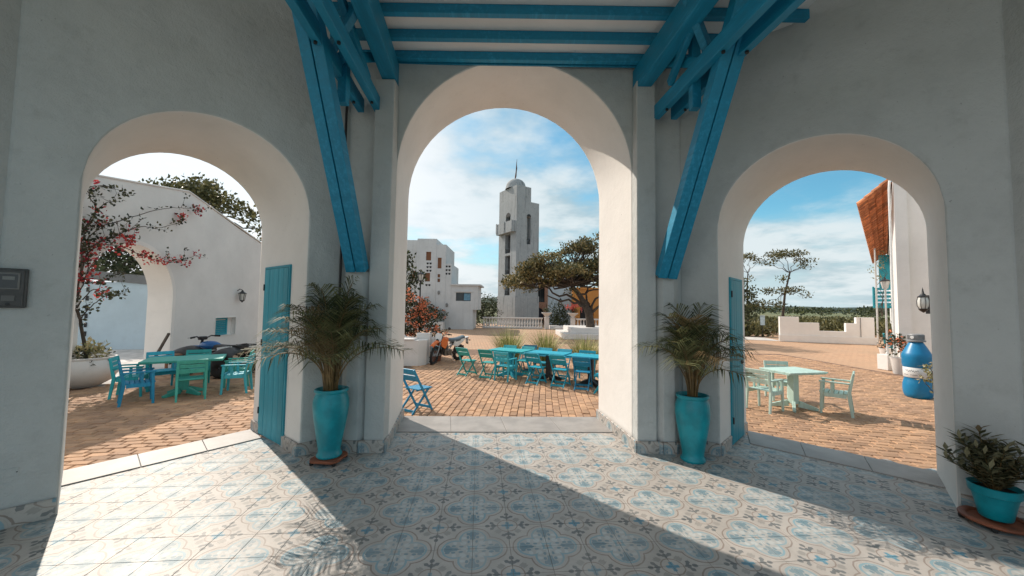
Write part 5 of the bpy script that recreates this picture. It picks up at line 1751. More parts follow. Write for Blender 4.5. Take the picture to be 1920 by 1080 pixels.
MAT['polewhite'] = M_plain('white_pole_paint', (.55, .55, .54), .5, .15, 6)
lamp_post('black lamp post with a glazed lantern rising from the stepped white planter', (-3.32, 13.5, .35), 2.52, 'black')

# ---- white stepped building
wb = thing('stepped_building', 'white building with a stepped outline, brown shutters and little vent holes', 'building', (-6.0, 30.5, PZ))
OX, OY = -6.0, 30.5
def bx(x0, x1, z0, z1, y0, y1, holes=(), name='wall', dep=.18):
    mb = MB(); T = TR(x0 - OX, y0 - OY, z0 - PZ)
    W, H, D = x1 - x0, z1 - z0, y1 - y0
    hs = [(a - x0, b - x0, c - z0, d - z0) for a, b, c, d in holes]
    panel(mb, T, W, H, hs, dep)
    mb.add([T @ Vector(p) for p in ((0, 0, 0), (W, 0, 0), (W, D, 0), (0, D, 0), (0, 0, H), (W, 0, H), (W, D, H), (0, D, H))], [(4, 5, 6, 7), (1, 2, 6, 5), (2, 3, 7, 6), (3, 0, 4, 7)])
    o = mb.build(name, MAT['tower2'], wb)
    return o
MAT['tower2'] = M_stucco('dull_whitewash', (0.58, 0.60, 0.61), 0.3, (0.33, 0.33, 0.33), 0.3, streak=.3)
H1 = [(-7.1, -6.68, 5.38, 6.1), (-7.15, -6.73, 3.65, 4.36)]
H2 = [(-6.14, -5.82, 4.74, 5.63), (-6.12, -5.91, 4.0, 4.27), (-6.12, -5.91, 3.62, 3.9)]
b1 = bx(-7.83, -6.25, PZ, 7.18, 30.5, 35.5, H1)
b2 = bx(-6.249, -5.47, PZ, 6.72, 30.53, 35.0, H2)
b3 = bx(-5.469, -5.0, PZ, 5.15, 30.56, 34.6)
b4 = bx(-4.999, -2.80, 1.39, 3.36, 30.59, 34.0, [(-4.59, -3.37, 2.1, 2.78)])
b5 = bx(-4.999, -3.18, PZ, 1.388, 30.59, 33.8)
bx(-8.9, -7.831, PZ, 7.12, 30.9, 35.4, [(-8.35, -8.05, 3.75, 4.55)])
mb = MB(); mb.box((-5.02 - OX, -.05, 3.362 - PZ), (-2.55 - OX, 3.6, 3.48 - PZ)); mb.build('roof_slab', MAT['tower2'], wb)
for hs, y in ((H1, 30.5), (H2, 30.53), ([(-8.35, -8.05, 3.75, 4.55)], 30.9)):
    for a, b, c, d in hs:
        mb = MB(); mb.box((a - OX, y + .10 - OY, c - PZ), (b - OX, y + .15 - OY, d - PZ)); wn = mb.build('window', 'brown_wood', wb)
        n = max(2, int((b - a) / .12))
        for k in range(n):
            x0 = a + (b - a) * k / n; x1 = a + (b - a) * (k + 1) / n
            mb = MB(); mb.box((x0 + .008 - OX, y + .07 - OY, c + .02 - PZ), (x1 - .008 - OX, y + .098 - OY, d - .02 - PZ)); mb.build('shutter_board', 'brown_wood', wn)
a, b, c, d = -4.59, -3.37, 2.1, 2.78
mb = MB(); mb.box((a - OX, .22, c - PZ), (b - OX, .26, d - PZ)); wn = mb.build('window', 'glass', wb)
mb = MB(); mb.box(((a + b) / 2 - .03 - OX, .20, c - PZ), ((a + b) / 2 + .03 - OX, .219, d - PZ)); mb.build('mullion', 'black', wn)
mb = MB(); mb.box((a + .62 - OX, .212, c + .06 - PZ), (b - .05 - OX, .219, d - .06 - PZ)); mb.build('pane', MAT.setdefault('skyglass', M_plain('blue_glass', (.12, .28, .40), .1)), wn)
mb = MB(); mb.box((a - .12 - OX, .02, d + .06 - PZ), (b + .12 - OX, .088, d + .13 - PZ)); mb.build('lintel', MAT['tower2'], wb)
random.seed(5)
for gx, gz, nx, nz, y in ((-6.95, 5.14, 2, 3, 30.49), (-5.40, 4.92, 2, 3, 30.55), (-7.0, 3.36, 2, 1, 30.49)):
    for i in range(nx):
        for j in range(nz):
            mb = MB(); x, z = gx + i * .24, gz - j * .30
            mb.prism([(-.085, .07), (.085, .07), (.09, -.02), (.04, -.09), (-.04, -.09), (-.09, -.02)], 0, .03, TR(x - OX, y + .03 - OY, z - PZ) @ Matrix.Rotation(math.pi / 2, 4, 'X'))
            mb.build('vent_hole', 'dark', wb)
for x, z in ((-5.98, 2.75), (-5.30, 1.75)):
    mb = MB(); mb.ball((x - OX, -.01, z - PZ), (.11, .03, .17)); mb.build('wall_ornament', MAT.setdefault('orn', M_plain('ornament_grey', (.22, .23, .23), .7)), wb, smooth=True)
pb = thing('low_planter', 'low white kerbed planter along the foot of the stepped building', 'planter', (-6.6, 29.9, PZ))
mb = MB(); mb.box((-1.4, -.45, 0), (1.2, .45, .62)); mb.build('kerb', 'planter_white', pb, bevel=.02)
bush('garden_shrub', 'round green shrub with a few orange blooms in the low planter of the stepped building', (-6.6, 29.9, .40), [(-.9, 0, .7, .75), (0, 0, .75, .7), (.7, 0, .55, .6), (-.4, 0, 1.35, .6), (1.05, 0, .45, .4)], 'tree_dark', 620, .14, .09, 53, flowers=('boug_orange', .12, .13, 9, .10))
bush('hedge', 'dark green bushes between the stepped building and the bell tower', (-2.2, 36.8, PZ), [(-1.3, 0, .8, .95), (-.4, 0, 1.2, 1.0), (.4, 0, 1.0, .9), (-1.0, .3, 1.9, .9), (-.1, .4, 2.1, .85), (-1.9, 0, 1.3, .9), (-1.5, -1.2, .5, .7)], 'tree_dark', 420, .17, .11, 54, flat=1.0)
tree('rounded tree far behind between the stepped building and the tower', (-4.6, 60, PZ), [(0, 0, 0), (0, 0, 1.5), (0, 0, 2.5)], .2, [(-1.5, 0, 3.2, 1.5), (0, 0, 3.0, 1.5), (1.5, 0, 2.6, 1.5), (-3, 0, 2.8, 1.6), (2.8, 0, 2.3, 1.4)], 'tree_dark', 50, .30, .16, 55, flat=.9)

# ---- bell tower
bt = thing('bell_tower', 'tall weathered white bell tower with a dome, balcony and slit windows', 'tower', (0.35, 37.0, PZ))
va, vr = Vector((-.55, .835, 0)), Vector((.83, .557, 0))
LA, LR = 3.35, 2.85
ZT, ZL = 14.0 - PZ, 12.5 - PZ
# left face: local x from the far left corner to the crease
Tl = frameT(va * LA, -va)
Tr = frameT((0, 0, 0), vr)
mb = MB()
hl = [(1.30, 2.28, 2.86 - PZ, 4.90 - PZ), (1.30, 2.28, 5.02 - PZ, 6.95 - PZ), (1.30, 2.28, 7.2 - PZ, 9.15 - PZ), (1.36, 2.22, 10.2 - PZ, 11.0 - PZ)]
panel(mb, Tl, LA, ZT, hl, .45)
panel(mb, Tr, 1.79, ZT, [(1.28, 1.788, 8.1 - PZ, 10.95 - PZ)], .6)
Tr2 = frameT(vr * 1.79, vr)
panel(mb, Tr2, LR - 1.79, ZL, [], .6)
# hidden sides and tops
q = [Vector((0, 0, 0)), vr * 1.79, vr * 1.79 + va * LA, va * LA]
mb.add([p + Vector((0, 0, ZT)) for p in q], [(0, 1, 2, 3)])
q2 = [vr * 1.79, vr * LR, vr * LR + va * LA, vr * 1.79 + va * LA]
mb.add([p + Vector((0, 0, ZL)) for p in q2], [(0, 1, 2, 3)])
def vq(a, b, z0, z1): mb.add([a + Vector((0, 0, z0)), b + Vector((0, 0, z0)), b + Vector((0, 0, z1)), a + Vector((0, 0, z1))], [(0, 1, 2, 3)])
vq(vr * 1.79, vr * 1.79 + va * LA, ZL, ZT); vq(vr * LR, vr * LR + va * LA, 0, ZL); vq(vr * LR + va * LA, va * LA, 0, ZL); vq(vr * 1.79 + va * LA, va * LA, ZL, ZT)
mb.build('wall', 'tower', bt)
# rounded heads of the arched openings
for Tm, x0, x1, z in ((Tl, 1.36, 2.22, 11.0 - PZ), (Tr, 1.28, 1.788, 10.95 - PZ)):
    r = (x1 - x0) / 2
    m2 = MB(); m2.prism([((x0 + x1) / 2 + r * math.cos(a * math.pi / 12), r * math.sin(a * math.pi / 12)) for a in range(13)], 0, .012, Tm @ TR(0, -.01, z) @ Matrix.Rotation(math.pi / 2, 4, 'X'))
    m2.build('arch_head', 'dark', bt)
for x0, x1, z0, z1 in hl:
    m2 = MB(); m2.box((x0, .40, z0), (x1, .44, z1), Tl); wn = m2.build('window', MAT.setdefault('tdark', M_plain('tower_interior', (.075, .075, .075), .9, .4, 1.5)), bt)
    m2 = MB()
    m2.box((x0, .05, z0 + .42), (x1, .08, z0 + .46), Tl)
    for k in range(5): m2.box((x0 + .1 + k * .18, .05, z0), (x0 + .12 + k * .18, .08, z0 + .42), Tl)
    m2.build('railing', 'black', wn)
m2 = MB(); m2.box((1.28, .56, 8.1 - PZ), (1.788, .6, 10.95 - PZ), Tr); wn = m2.build('window', MAT.setdefault('tsky', M_plain('slot_sky', (.55, .58, .58), .8)), bt)  # pale sheet painted as the sky seen through the slot
m2 = MB(); m2.box((1.28, .3, 8.1 - PZ), (1.38, .55, 10.95 - PZ), Tr); m2.build('inner_jamb', 'tdark', wn)
m2 = MB(); m2.box((1.28, .04, 8.55 - PZ), (1.788, .07, 8.60 - PZ), Tr)
for k in range(3): m2.box((1.33 + k * .18, .04, 8.1 - PZ), (1.35 + k * .18, .07, 8.55 - PZ), Tr)
m2.build('railing', 'black', wn)
# base course a little proud
m2 = MB(); m2.box((-.06, -.06, 0), (LA + .05, .0, 2.80 - PZ), Tl); m2.box((-.0, -.06, 0), (LR + .06, -.0, 2.80 - PZ), Tr); m2.build('base_course', 'tower', bt)
# balcony
m2 = MB(); m2.box((.25, -.5, 9.22 - PZ), (3.30, -.001, 9.40 - PZ), Tl); bal = m2.build('balcony', 'tower', bt)
m2 = MB()
m2.box((.25, -.5, 9.402 - PZ), (3.30, -.38, 10.35 - PZ), Tl); m2.box((.25, -.379, 9.402 - PZ), (.38, -.001, 10.35 - PZ), Tl); m2.box((3.17, -.379, 9.402 - PZ), (3.30, -.001, 10.35 - PZ), Tl)
m2.build('parapet', 'tower', bal)
for x in (.25, 1.7, 3.1):
    m2 = MB(); m2.box((x, -.55, 9.38 - PZ), (x + .2, -.502, 10.42 - PZ), Tl); m2.build('pier', 'tower', bal)

c = (vr * .9 + va * 1.55)
m2 = MB(); m2.lathe([(1.12, 0), (1.10, .12), (1.06, .3)] + [(1.04 * math.cos(a), .3 + .85 * math.sin(a)) for a in [k * math.pi / 16 for k in range(0, 9)]], 26, TR(c.x, c.y, ZT)); m2.build('dome', 'tower', bt, smooth=50)
m2 = MB(); random.seed(9)
m2.tube([(c.x + dx, c.y, ZT + 1.12 + z) for dx, z in ((-.10, 0), (-.02, .4), (.02, .9), (.05, 1.2), (.04, 1.6), (.08, 2.2))], [.05, .09, .06, .075, .04, .012], 7); m2.build('finial', MAT.setdefault('rust', M_plain('rusty_finial', (.11, .06, .05), .8, .4, 5)), bt, smooth=50)

# ---- balustrades, urns and steps
def balustrade(label, loc, L, step=.25):
    t = thing('balustrade', label, 'balustrade', loc, 0, 'white balustrades before the church')
    mb = MB(); mb.box((0, -.14, 0), (L, .14, .16)); mb.build('plinth', 'planter_white', t, bevel=.02)
    mb = MB(); mb.box((0, -.13, .86), (L, .13, .98)); mb.build('handrail', 'planter_white', t, bevel=.02)
    me = MB().lathe([(.055, .16), (.075, .18), (.06, .22), (.045, .26), (.085, .40), (.09, .47), (.05, .62), (.04, .72), (.065, .78), (.07, .858)], 10).mesh('baluster', 'planter_white', 40)
    n = int(L / step)
    for k in range(n): inst('baluster', me, t, ((k + .5) * L / n, 0, 0))
    return t


balustrade('long white balustrade in front of the bell tower, left of the steps', (-2.55, 33.0, PZ), 5.30, .235)
balustrade('short white balustrade right of the steps, behind the trunk of the spreading tree', (5.60, 32.4, PZ), 3.4)


def urn(label, loc, flowers=None, seed=1):
    t = thing('pedestal_urn', label, 'urn', loc, 0, 'urns on pedestals beside the steps')
    mb = MB(); mb.box((-.19, -.19, 0), (.19, .19, .98)); mb.box((-.23, -.23, .981), (.23, .23, 1.04)); mb.build('pedestal', 'planter_white', t, bevel=.02)
    mb = MB(); mb.lathe([(0, 1.042), (.14, 1.042), (.12, 1.08), (.26, 1.24), (.40, 1.36), (.46, 1.40), (.46, 1.45), (.40, 1.45), (.36, 1.38)], 24); mb.build('bowl', 'planter_white', t, smooth=50)
    random.seed(seed); lf = MB(); fl = MB()
    for k in range(12):
        a = random.uniform(0, 6.28); q = random.uniform(0, .38)
        c = (q * math.cos(a), q * math.sin(a), 1.52 + random.uniform(0, .25)); clump(lf, c, .14, 14, .12, .05)
    if flowers:
        for k in range(16):
            c = (random.uniform(-.55, .75), random.uniform(-.4, .3), 1.72 + random.uniform(-.08, .55)); clump(fl, c, .15, 16, .12, .10)
            branchy(lf, (0, 0, 1.45), c, .012, .006, .05, 3)
    lf.build('foliage', 'tree_dark' if not flowers else 'boug_leaf', t)
    if flowers: fl.build('flowers', flowers, t)


urn('white pedestal urn with green leaves at the right end of the long balustrade', (3.08, 32.75, PZ), None, 61)
urn('white pedestal urn crowded with pink red blooms, right of the steps', (5.32, 32.5, PZ), 'pink', 62)
st_ = thing('stone_steps', 'two wide pale steps between the two pedestal urns', 'steps', (4.2, 32.9, PZ))
for k in range(2):
    mb = MB(); mb.box((-.85, -.5 + k * .35, k * .151), (.85, .8, .15 + k * .15)); mb.build('step', 'planter_white', st_, bevel=.01)
bush('palm_shrub', 'dark low palm shrub between the two pedestal urns', (4.3, 34.2, PZ), [(0, 0, .7, .75), (-.6, 0, .6, .6), (.6, 0, .6, .65), (0, 0, 1.3, .7), (-.3, 0, 1.65, .5), (.5, 0, 1.2, .55)], 'tree_dark', 360, .42, .07, 63)

# ---- brick gatehouse, white wall, ochre building
gh = thing('brick_gatehouse', 'narrow brick fronted entrance with an arched doorway right of the bell tower', 'building', (2.9, 41.0, PZ))
mb = MB(); T = TR(-1.05, 0, 0)
w = arched_wall((-1.05, 0), (-.62, 0), (.62, 0), (1.05, 0), (-1.05, .5), (-.62, .5), (.62, .5), (1.05, .5), 1.25, 1.25, 2.35, seg=16, z0=0)
w.build('wall', ['brick', 'brick'], gh)
mb = MB(); panel(mb, TR(-1.05, 0, 2.352), 2.1, 2.3, [(.40, 1.75, .12, 1.75)], .4); mb.box((-1.05, .402, 2.352), (1.05, .5, 4.65)); mb.build('wall', 'brick', gh)
mb = MB(); mb.box((-.66, .30, 2.46), (.71, .36, 4.1)); wn = mb.build('window', 'glass', gh)
mb = MB()
for x in (-.2, .25): mb.box((x - .04, .26, 2.47), (x + .04, .298, 4.1))
mb.build('mullion', 'black', wn)
mb = MB(); mb.box((-.62, .42, 0), (.62, .46, 1.9)); mb.build('door', MAT.setdefault('bluedoor', M_plain('dim_blue_door', (.02, .03, .06), .6)), gh)
ww = thing('church_side_wall', 'plain bluish white wall between the brick entrance and the ochre building', 'wall', (5.3, 41.2, PZ))
mb = MB(); mb.box((-1.30, 0, 0), (1.45, .5, 4.4)); mb.build('wall', 'bluewhite', ww)
lantern('wall_lantern', 'black lantern on the plain bluish white wall beyond the steps', (5.35, 41.0, 2.35), (0, -1), 2.2)
oc = thing('ochre_building', 'ochre orange building with a dark arched doorway behind the spreading tree', 'building', (8.05, 40.0, PZ))
w = arched_wall((-1.55, 0), (-.75, 0), (.75, 0), (1.55, 0), (-1.55, .6), (-.75, .6), (.75, .6), (1.55, .6), 1.55, 1.55, 3.9, seg=16, z0=0)
w.build('wall', 'ochre', oc)
mb = MB(); mb.box((-.8, .5, 0), (.8, .56, 2.35)); mb.build('door', 'dark', oc)
mb = MB(); mb.box((1.552, .1, 0), (5.5, .6, 3.8)); mb.build('side_wall', 'white', oc)
mb = MB(); mb.box((-1.6, -.1, 3.902), (5.5, .7, 4.1)); mb.build('cornice', 'ochre', oc)

# ---- spreading tree on its stepped white platform
pf = thing('tree_platform', 'two tiered white platform under the spreading tree at the right of the middle arch', 'platform', (6.2, 24.0, PZ))
mb = MB(); mb.box((-3.05, -1.6, 0), (4.5, 2.8, .33)); mb.build('tier', 'planter_white', pf, bevel=.02)
mb = MB(); mb.box((-2.55, -1.0, .331), (4.2, 2.4, .66)); mb.build('tier', 'planter_white', pf, bevel=.02)
pads = []
random.seed(70)
for k in range(60):
    x = random.uniform(-5.2, 4.6); y = random.uniform(-2.2, 2.4)
    e = 1 - (abs(x - .2) / 5.6) ** 2 * .8
    ztop = 2.85 + 2.25 * e + .13 * (x + 1.2)
    z = ztop - random.choice((0, 0, .35, .7, 1.05, 1.5)) * e
    pads.append((x, y, z, random.uniform(.55, .85)))
pads += [(1.3, -.9, 2.55, .5), (2.2, -.8, 2.75, .55), (.5, -1.0, 2.75, .5), (3.0, -.6, 2.9, .6), (1.6, -.8, 3.3, .6), (2.6, -.9, 3.5, .6), (-5.1, 0, 2.85, .42), (-4.6, .2, 3.15, .5), (-4.0, -.2, 2.35, .45), (-3.2, -.3, 2.75, .45), (-2.4, -.5, 2.85, .42), (-1.2, -.4, 2.3, .36), (-4.2, .2, 3.5, .6), (-3.5, .1, 3.95, .6), (-2.6, .0, 4.6, .6), (-1.4, .1, 5.2, .6), (-.3, 0, 5.6, .55), (.8, 0, 5.9, .6), (-3.0, -.5, 3.1, .6), (-2.0, -.6, 3.4, .6), (-1.0, -.6, 3.8, .6), (-.2, -.8, 3.3, .5), (.6, -.8, 4.0, .6)]
tree('broad spreading umbrella tree with a brownish green crown on the white platform', (5.05, 24.2, PZ + .66), [(0.05, 0, 0), (0, 0, .5), (-.08, 0, .95), (-.3, .1, 1.5), (-.7, 0, 2.1), (-1.2, 0, 2.7)], .24,
     pads, 'tree_leaf', 480, .19, .10, 71, name='umbrella_tree', flat=.32)
tr_ = bpy.data.objects['umbrella_tree']
random.seed(72)
for a, b in (((-.05, 0, .9), (.9, .2, 2.6)), ((-.1, 0, 1.0), (-.1, .4, 3.0)), ((.02, 0, .8), (1.6, -.2, 2.2)), ((-.2, 0, 1.3), (-2.8, -.3, 2.0)), ((-.3, 0, 1.4), (-3.4, .3, 2.8))):
    mb = MB(); branchy(mb, a, b, .10, .035, .06, 8); mb.build('limb', 'bark', tr_, smooth=60)


# ================================================================== RIGHT
lw = thing('notched_wall', 'low white wall with a stepped notch in its top at the edge of the plaza', 'wall', (16.73, 23.35, PZ), math.atan2(-1.66, 4.3))
Lw = 4.61
pf_l = [(0, 0), (Lw, 0), (Lw, 1.58), (Lw * .82, 1.57), (Lw * .82, 1.22), (Lw * .715, 1.22), (Lw * .715, .72), (Lw * .435, .72), (Lw * .435, 1.20), (Lw * .215, 1.20), (Lw * .215, 1.54), (0, 1.54)]
mb = MB(); mb.prism(pf_l, 0, .28, TR(0, .28, 0) @ Matrix.Rotation(math.pi / 2, 4, 'X')); mb.build('wall', 'white', lw, bevel=.012)
mb = MB(); mb.box((-.06, -.07, 0), (Lw + .06, -.001, .42)); mb.build('plinth', 'white', lw, bevel=.015)
mb = MB(); mb.tube([(Lw * .86, -.03, .43), (Lw * .86, -.03, 1.55)], .012, 6); mb.build('conduit', 'black', lw)

# bare-stemmed trees, scrub and fields beyond
def tall_tree(label, loc, lean, pads, seed, r=.10):
    return tree(label, loc, [(0, 0, 0), (lean * .2, 0, 1.8), (lean * .5, .1, 3.4), (lean * .9, 0, 5.0)], r, pads, 'tree_olive', 340, .19, .10, seed, name='tall_tree', group='slender trees beyond the right arch', flat=.30)


tall_tree('slender tree with two flat tiers of foliage, tallest seen through the right arch', (21.6, 30.0, PZ), .9,
          [(-.5, 0, 6.3, .7), (.4, 0, 6.55, .85), (1.4, .2, 6.5, .8), (2.1, 0, 5.95, .6), (-.9, 0, 5.75, .5), (1.9, 0, 5.5, .45), (-.9, 0, 3.45, .6), (.2, 0, 3.55, .65), (1.3, 0, 3.55, .6), (2.0, 0, 3.2, .4), (.4, 0, 4.5, .45), (-.3, 0, 2.4, .6), (-1.3, .3, 2.2, .6)], 81)
tall_tree('slender pale tree at the left edge of the right arch, beside the taller one', (19.3, 30.6, PZ), .1,
          [(-.5, 0, 6.2, .6), (.3, 0, 6.35, .6), (.9, 0, 6.0, .4), (-.9, 0, 5.7, .5), (.2, 0, 4.4, .35), (.8, 0, 2.5, .6), (.1, 0, 2.2, .7)], 82, .08)
bush('dark_shrub', 'dense dark tree like shrub against the left jamb of the right arch', (17.3, 28.0, PZ), [(-.2, 0, 2.6, .95), (.2, 0, 1.7, .95), (0, 0, 3.6, .8), (.6, 0, 3.0, .5), (0, 0, .9, .8), (-.6, 0, 3.9, .7)], 'tree_dark', 380, .19, .12, 83, cat='tree')
random.seed(84)
sc = MB()
for k in range(460):
    u = random.random(); Y = random.uniform(27.5, 60); x = Y * random.uniform(.60, 1.12)
    r = random.uniform(.30, .75) * (1 + (Y - 27) / 60)
    for j in range(9):
        d = rnd_dir(); c = Vector((x, Y, PZ + r * .45)) + Vector((d.x * r, d.y * r, abs(d.z) * r * .55))
        clump(sc, c, .35, 5, .34, .17, .8)
o = sc.build('scrub', 'tree_olive'); tag(o, 'olive scrub covering the slope beyond the notched wall', 'scrub', kind='stuff')
random.seed(85)
fb = MB()
for k in range(520):
    Y = random.uniform(95, 520); x = Y * random.uniform(-.35, 1.25)
    if -.12 < x / Y < -.09 and False: continue
    r = random.uniform(.9, 1.9) * (.6 + Y / 160)
    for j in range(4):
        d = rnd_dir(); c = Vector((x, Y, PZ + r * .5)) + Vector((d.x * r, d.y * r * .6, abs(d.z) * r * .5))
        clump(fb, c, r * .5, 7, r * .42, r * .26, .8)
o = fb.build('far_trees', 'tree_dark'); tag(o, 'far belts of dark trees scattered over the fields', 'trees', kind='stuff')
t = thing('notice_board', 'small pale blue notice board on a post beside the left jamb of the right arch', 'sign', (18.1, 27.0, PZ))
mb = MB(); mb.box((-.16, -.02, .85), (.16, .02, 1.55)); mb.build('board', MAT.setdefault('paleblue', M_plain('pale_blue', (.45, .58, .66), .6)), t)
mb = MB(); mb.box((-.02, .021, 0), (.02, .05, 1.5)); mb.build('post', 'black', t)
pth = MB(); pth.add([(15.2, 24.2, PZ + .004), (17.0, 23.6, PZ + .004), (17.8, 26.5, PZ + .004), (14.8, 27.5, PZ + .004)], [(0, 1, 2, 3)]); struct(pth.build('path', 'gravel'))

# ---- long white building on the right, running away along the diagonal
rb = thing('long_white_building', 'long white building on the right with clay tiled overhang and turquoise balcony', 'building', (12.28, 11.85, PZ))
e1 = Vector((1, 1, 0)).normalized(); e2 = Vector((1, -1, 0)).normalized()
def RB(a, b, z): return e1 * a + e2 * b + Vector((0, 0, z))
mb = MB(); qs = [RB(0, 0, 0), RB(0, 7, 0), RB(34, 7, 0), RB(34, 0, 0)]
mb.add(qs + [q + Vector((0, 0, 6.9)) for q in qs], [(0, 1, 5, 4), (1, 2, 6, 5), (2, 3, 7, 6), (3, 0, 4, 7), (4, 5, 6, 7)]); mb.build('wall', 'white', rb)
mb = MB(); qs = [RB(-.14, -.02, 0), RB(-.14, .26, 0), RB(-.002, .26, 0), RB(-.002, -.02, 0)]
mb.add(qs + [q + Vector((0, 0, 6.9)) for q in qs], [(0, 1, 5, 4), (1, 2, 6, 5), (2, 3, 7, 6), (3, 0, 4, 7), (4, 5, 6, 7)]); mb.build('corner_pilaster', 'white', rb)
mb = MB(); mb.tube([RB(.15, -.10, 6.2), RB(.12, -.12, 5.9), RB(.1, -.13, .1)], .032, 10); mb.build('downpipe', 'white_plastic', rb, smooth=60)
# nearer return pier that carries the lantern
mb = MB(); qs = [RB(-1.2, 1.42, 0), RB(-1.2, 2.6, 0), RB(-.002, 2.6, 0), RB(-.002, 1.42, 0)]
mb.add(qs + [q + Vector((0, 0, 6.9)) for q in qs], [(0, 1, 5, 4), (1, 2, 6, 5), (2, 3, 7, 6), (3, 0, 4, 7), (4, 5, 6, 7)]); mb.build('return_pier', 'white', rb)
# overhanging roof of barrel tiles
rf = MB(); zE, zR = 5.62 - PZ, 6.30 - PZ
P = [RB(1.2, -.02, zR - .09), RB(24.5, -.02, zR - .09), RB(24.5, -.10, zR - .16), RB(1.2, -.10, zR - .16)]
rf.add(P + [p + Vector((0, 0, -.07)) for p in P], [(0, 1, 2, 3), (7, 6, 5, 4), (0, 4, 5, 1), (1, 5, 6, 2), (2, 6, 7, 3), (3, 7, 4, 0)])
rf = rf.build('roof', MAT.setdefault('roofboard', M_plain('roof_boards', (.16, .075, .04), .9, .4, 4)), rb)
tme = MB(); N = 5
for k in range(4):
    y0, y1 = k / 4, (k + 1) / 4 + .06
    for (r0, r1, zz) in ((.105, .085, .0),):
        vs = []
        for yy, rr in ((y0, r1), (y1, r0)):
            for j in range(N + 1):
                a = math.pi * j / N; vs.append((rr * math.cos(a), yy * 1.08, rr * math.sin(a) * .9 + .02 * (1 - yy) + (.015 if yy == y0 else .03)))
        tme.add(vs, [(j, j + 1, j + N + 2, j + N + 1) for j in range(N)])
tme = tme.mesh('roof_tile', 'claytile')
slope = math.atan2(zR - zE, .78)
nt_ = 108
for k in range(nt_):
    a = 1.3 + k * (24.5 - 1.4) / nt_
    o = inst('roof_tile', tme, rf, RB(a, -.02, zR - .0))
    fw = (-e2 * math.cos(slope) + Vector((0, 0, -math.sin(slope))))
    sd = e1; upv = sd.cross(fw)
    o.matrix_local = Matrix(((sd.x, fw.x, upv.x, o.location.x), (sd.y, fw.y, upv.y, o.location.y), (sd.z, fw.z, upv.z, o.location.z), (0, 0, 0, 1)))
mb = MB(); mb.tube([RB(14.0, -.66, 0), RB(14.0, -.66, zE - .12)], .045, 8); mb.build('post', 'polewhite', rb, smooth=60)
# balcony and its door
A0 = 18.6
mb = MB(); P = [RB(A0, -.85, 2.2), RB(A0, -.001, 2.2), RB(A0 + 3, -.001, 2.2), RB(A0 + 3, -.85, 2.2)]
mb.add(P + [p + Vector((0, 0, .16)) for p in P], [(3, 2, 1, 0), (4, 5, 6, 7), (0, 1, 5, 4), (1, 2, 6, 5), (2, 3, 7, 6), (3, 0, 4, 7)])
bl = mb.build('balcony', 'shutter', rb)
for k in range(5):
    mb = MB(); z = 2.45 + k * .26; mb.bar(RB(A0, -.80, z), RB(A0 + 3, -.80, z), .04, .16); mb.bar(RB(A0 + .02, -.78, z), RB(A0 + .02, -.02, z), .04, .16); mb.build('rail', 'shutter', bl)
for k in range(5):
    mb = MB(); mb.bar(RB(A0 + k * .74 + .02, -.86, 2.2), RB(A0 + k * .74 + .02, -.86, 3.65), .07, .07); mb.build('post', 'shutter', bl)
mb = MB(); P = [RB(A0 - .8, -.55, 3.4), RB(A0 - .8, -.02, 3.4), RB(A0 - .74, -.02, 3.4), RB(A0 - .74, -.55, 3.4)]
mb.add(P + [p + Vector((0, 0, 2.3)) for p in P], [(0, 1, 5, 4), (1, 2, 6, 5), (2, 3, 7, 6), (3, 0, 4, 7), (4, 5, 6, 7), (3, 2, 1, 0)]); mb.build('shutter', 'shutter', rb)
random.seed(91)
bush('climbing_plant', 'dry yellowish climber hanging below the clay tiled overhang by the turquoise balcony', (12.2 + 11.6, 11.9 + 12.15, 1.4), [(0, 0, 2.4, .4), (-.15, .1, 3.0, .4), (.1, .1, 3.5, .4), (0, 0, 4.0, .35)], 'pale_leaf', 220, .13, .07, 92, stems=3)

# planters and flowers by the building
t = thing('box_planter', 'tall turquoise planter box behind the lamp post by the long white building', 'planter', (17.45, 17.2, PZ), rad(45))
mb = MB(); mb.prism([(-.27, -.27), (.27, -.27), (.27, .27), (-.27, .27)], 0, .02)
mb.add([(-.24, -.24, .021), (.24, -.24, .021), (.24, .24, .021), (-.24, .24, .021), (-.30, -.30, .92), (.30, -.30, .92), (.30, .30, .92), (-.30, .30, .92), (-.25, -.25, .92), (.25, -.25, .92), (.25, .25, .92), (-.25, .25, .92)], [(0, 1, 5, 4), (1, 2, 6, 5), (2, 3, 7, 6), (3, 0, 4, 7), (4, 5, 9, 8), (5, 6, 10, 9), (6, 7, 11, 10), (7, 4, 8, 11), (8, 9, 10, 11)])
mb.build('box', 'shutter', t)
lamp_post('white lamp post with a glazed lantern on a white block before the long building', (12.42, 12.40, PZ), 3.0, 'polewhite', 1.0, .36, 'black')
def flower_pot(label, loc, seed):
    t = thing('flower_pot', label, 'flower pot', loc, 0, 'white flower pots along the long building')
    mb = MB(); mb.lathe([(0, 0), (.15, 0), (.17, .03), (.22, .45), (.24, .5), (.20, .5), (.19, .46)], 20); mb.build('pot', 'planter_white', t, smooth=45)
    random.seed(seed); lf, fl = MB(), MB()
    for k in range(16):
        c = (random.uniform(-.2, .2), random.uniform(-.2, .2), .55 + random.uniform(0, .55)); clump(lf, c, .12, 14, .09, .05)
        if k % 3 == 0: clump(fl, c, .12, 9, .07, .06)
    lf.build('foliage', 'boug_leaf', t); fl.build('flowers', 'boug_orange', t)
flower_pot('white flower pot with orange blooms at the building corner behind the blue bottle', (11.92, 11.52, PZ), 93)
flower_pot('white flower pot farther along the long building, past the lamp post', (14.5, 14.5, PZ), 95)

lantern('wall_lantern', 'black round caged lantern on the right hand white pier, above the blue bottle', (10.60, 9.62, 1.90), (-.94, -.34), 1.30, 'cage')

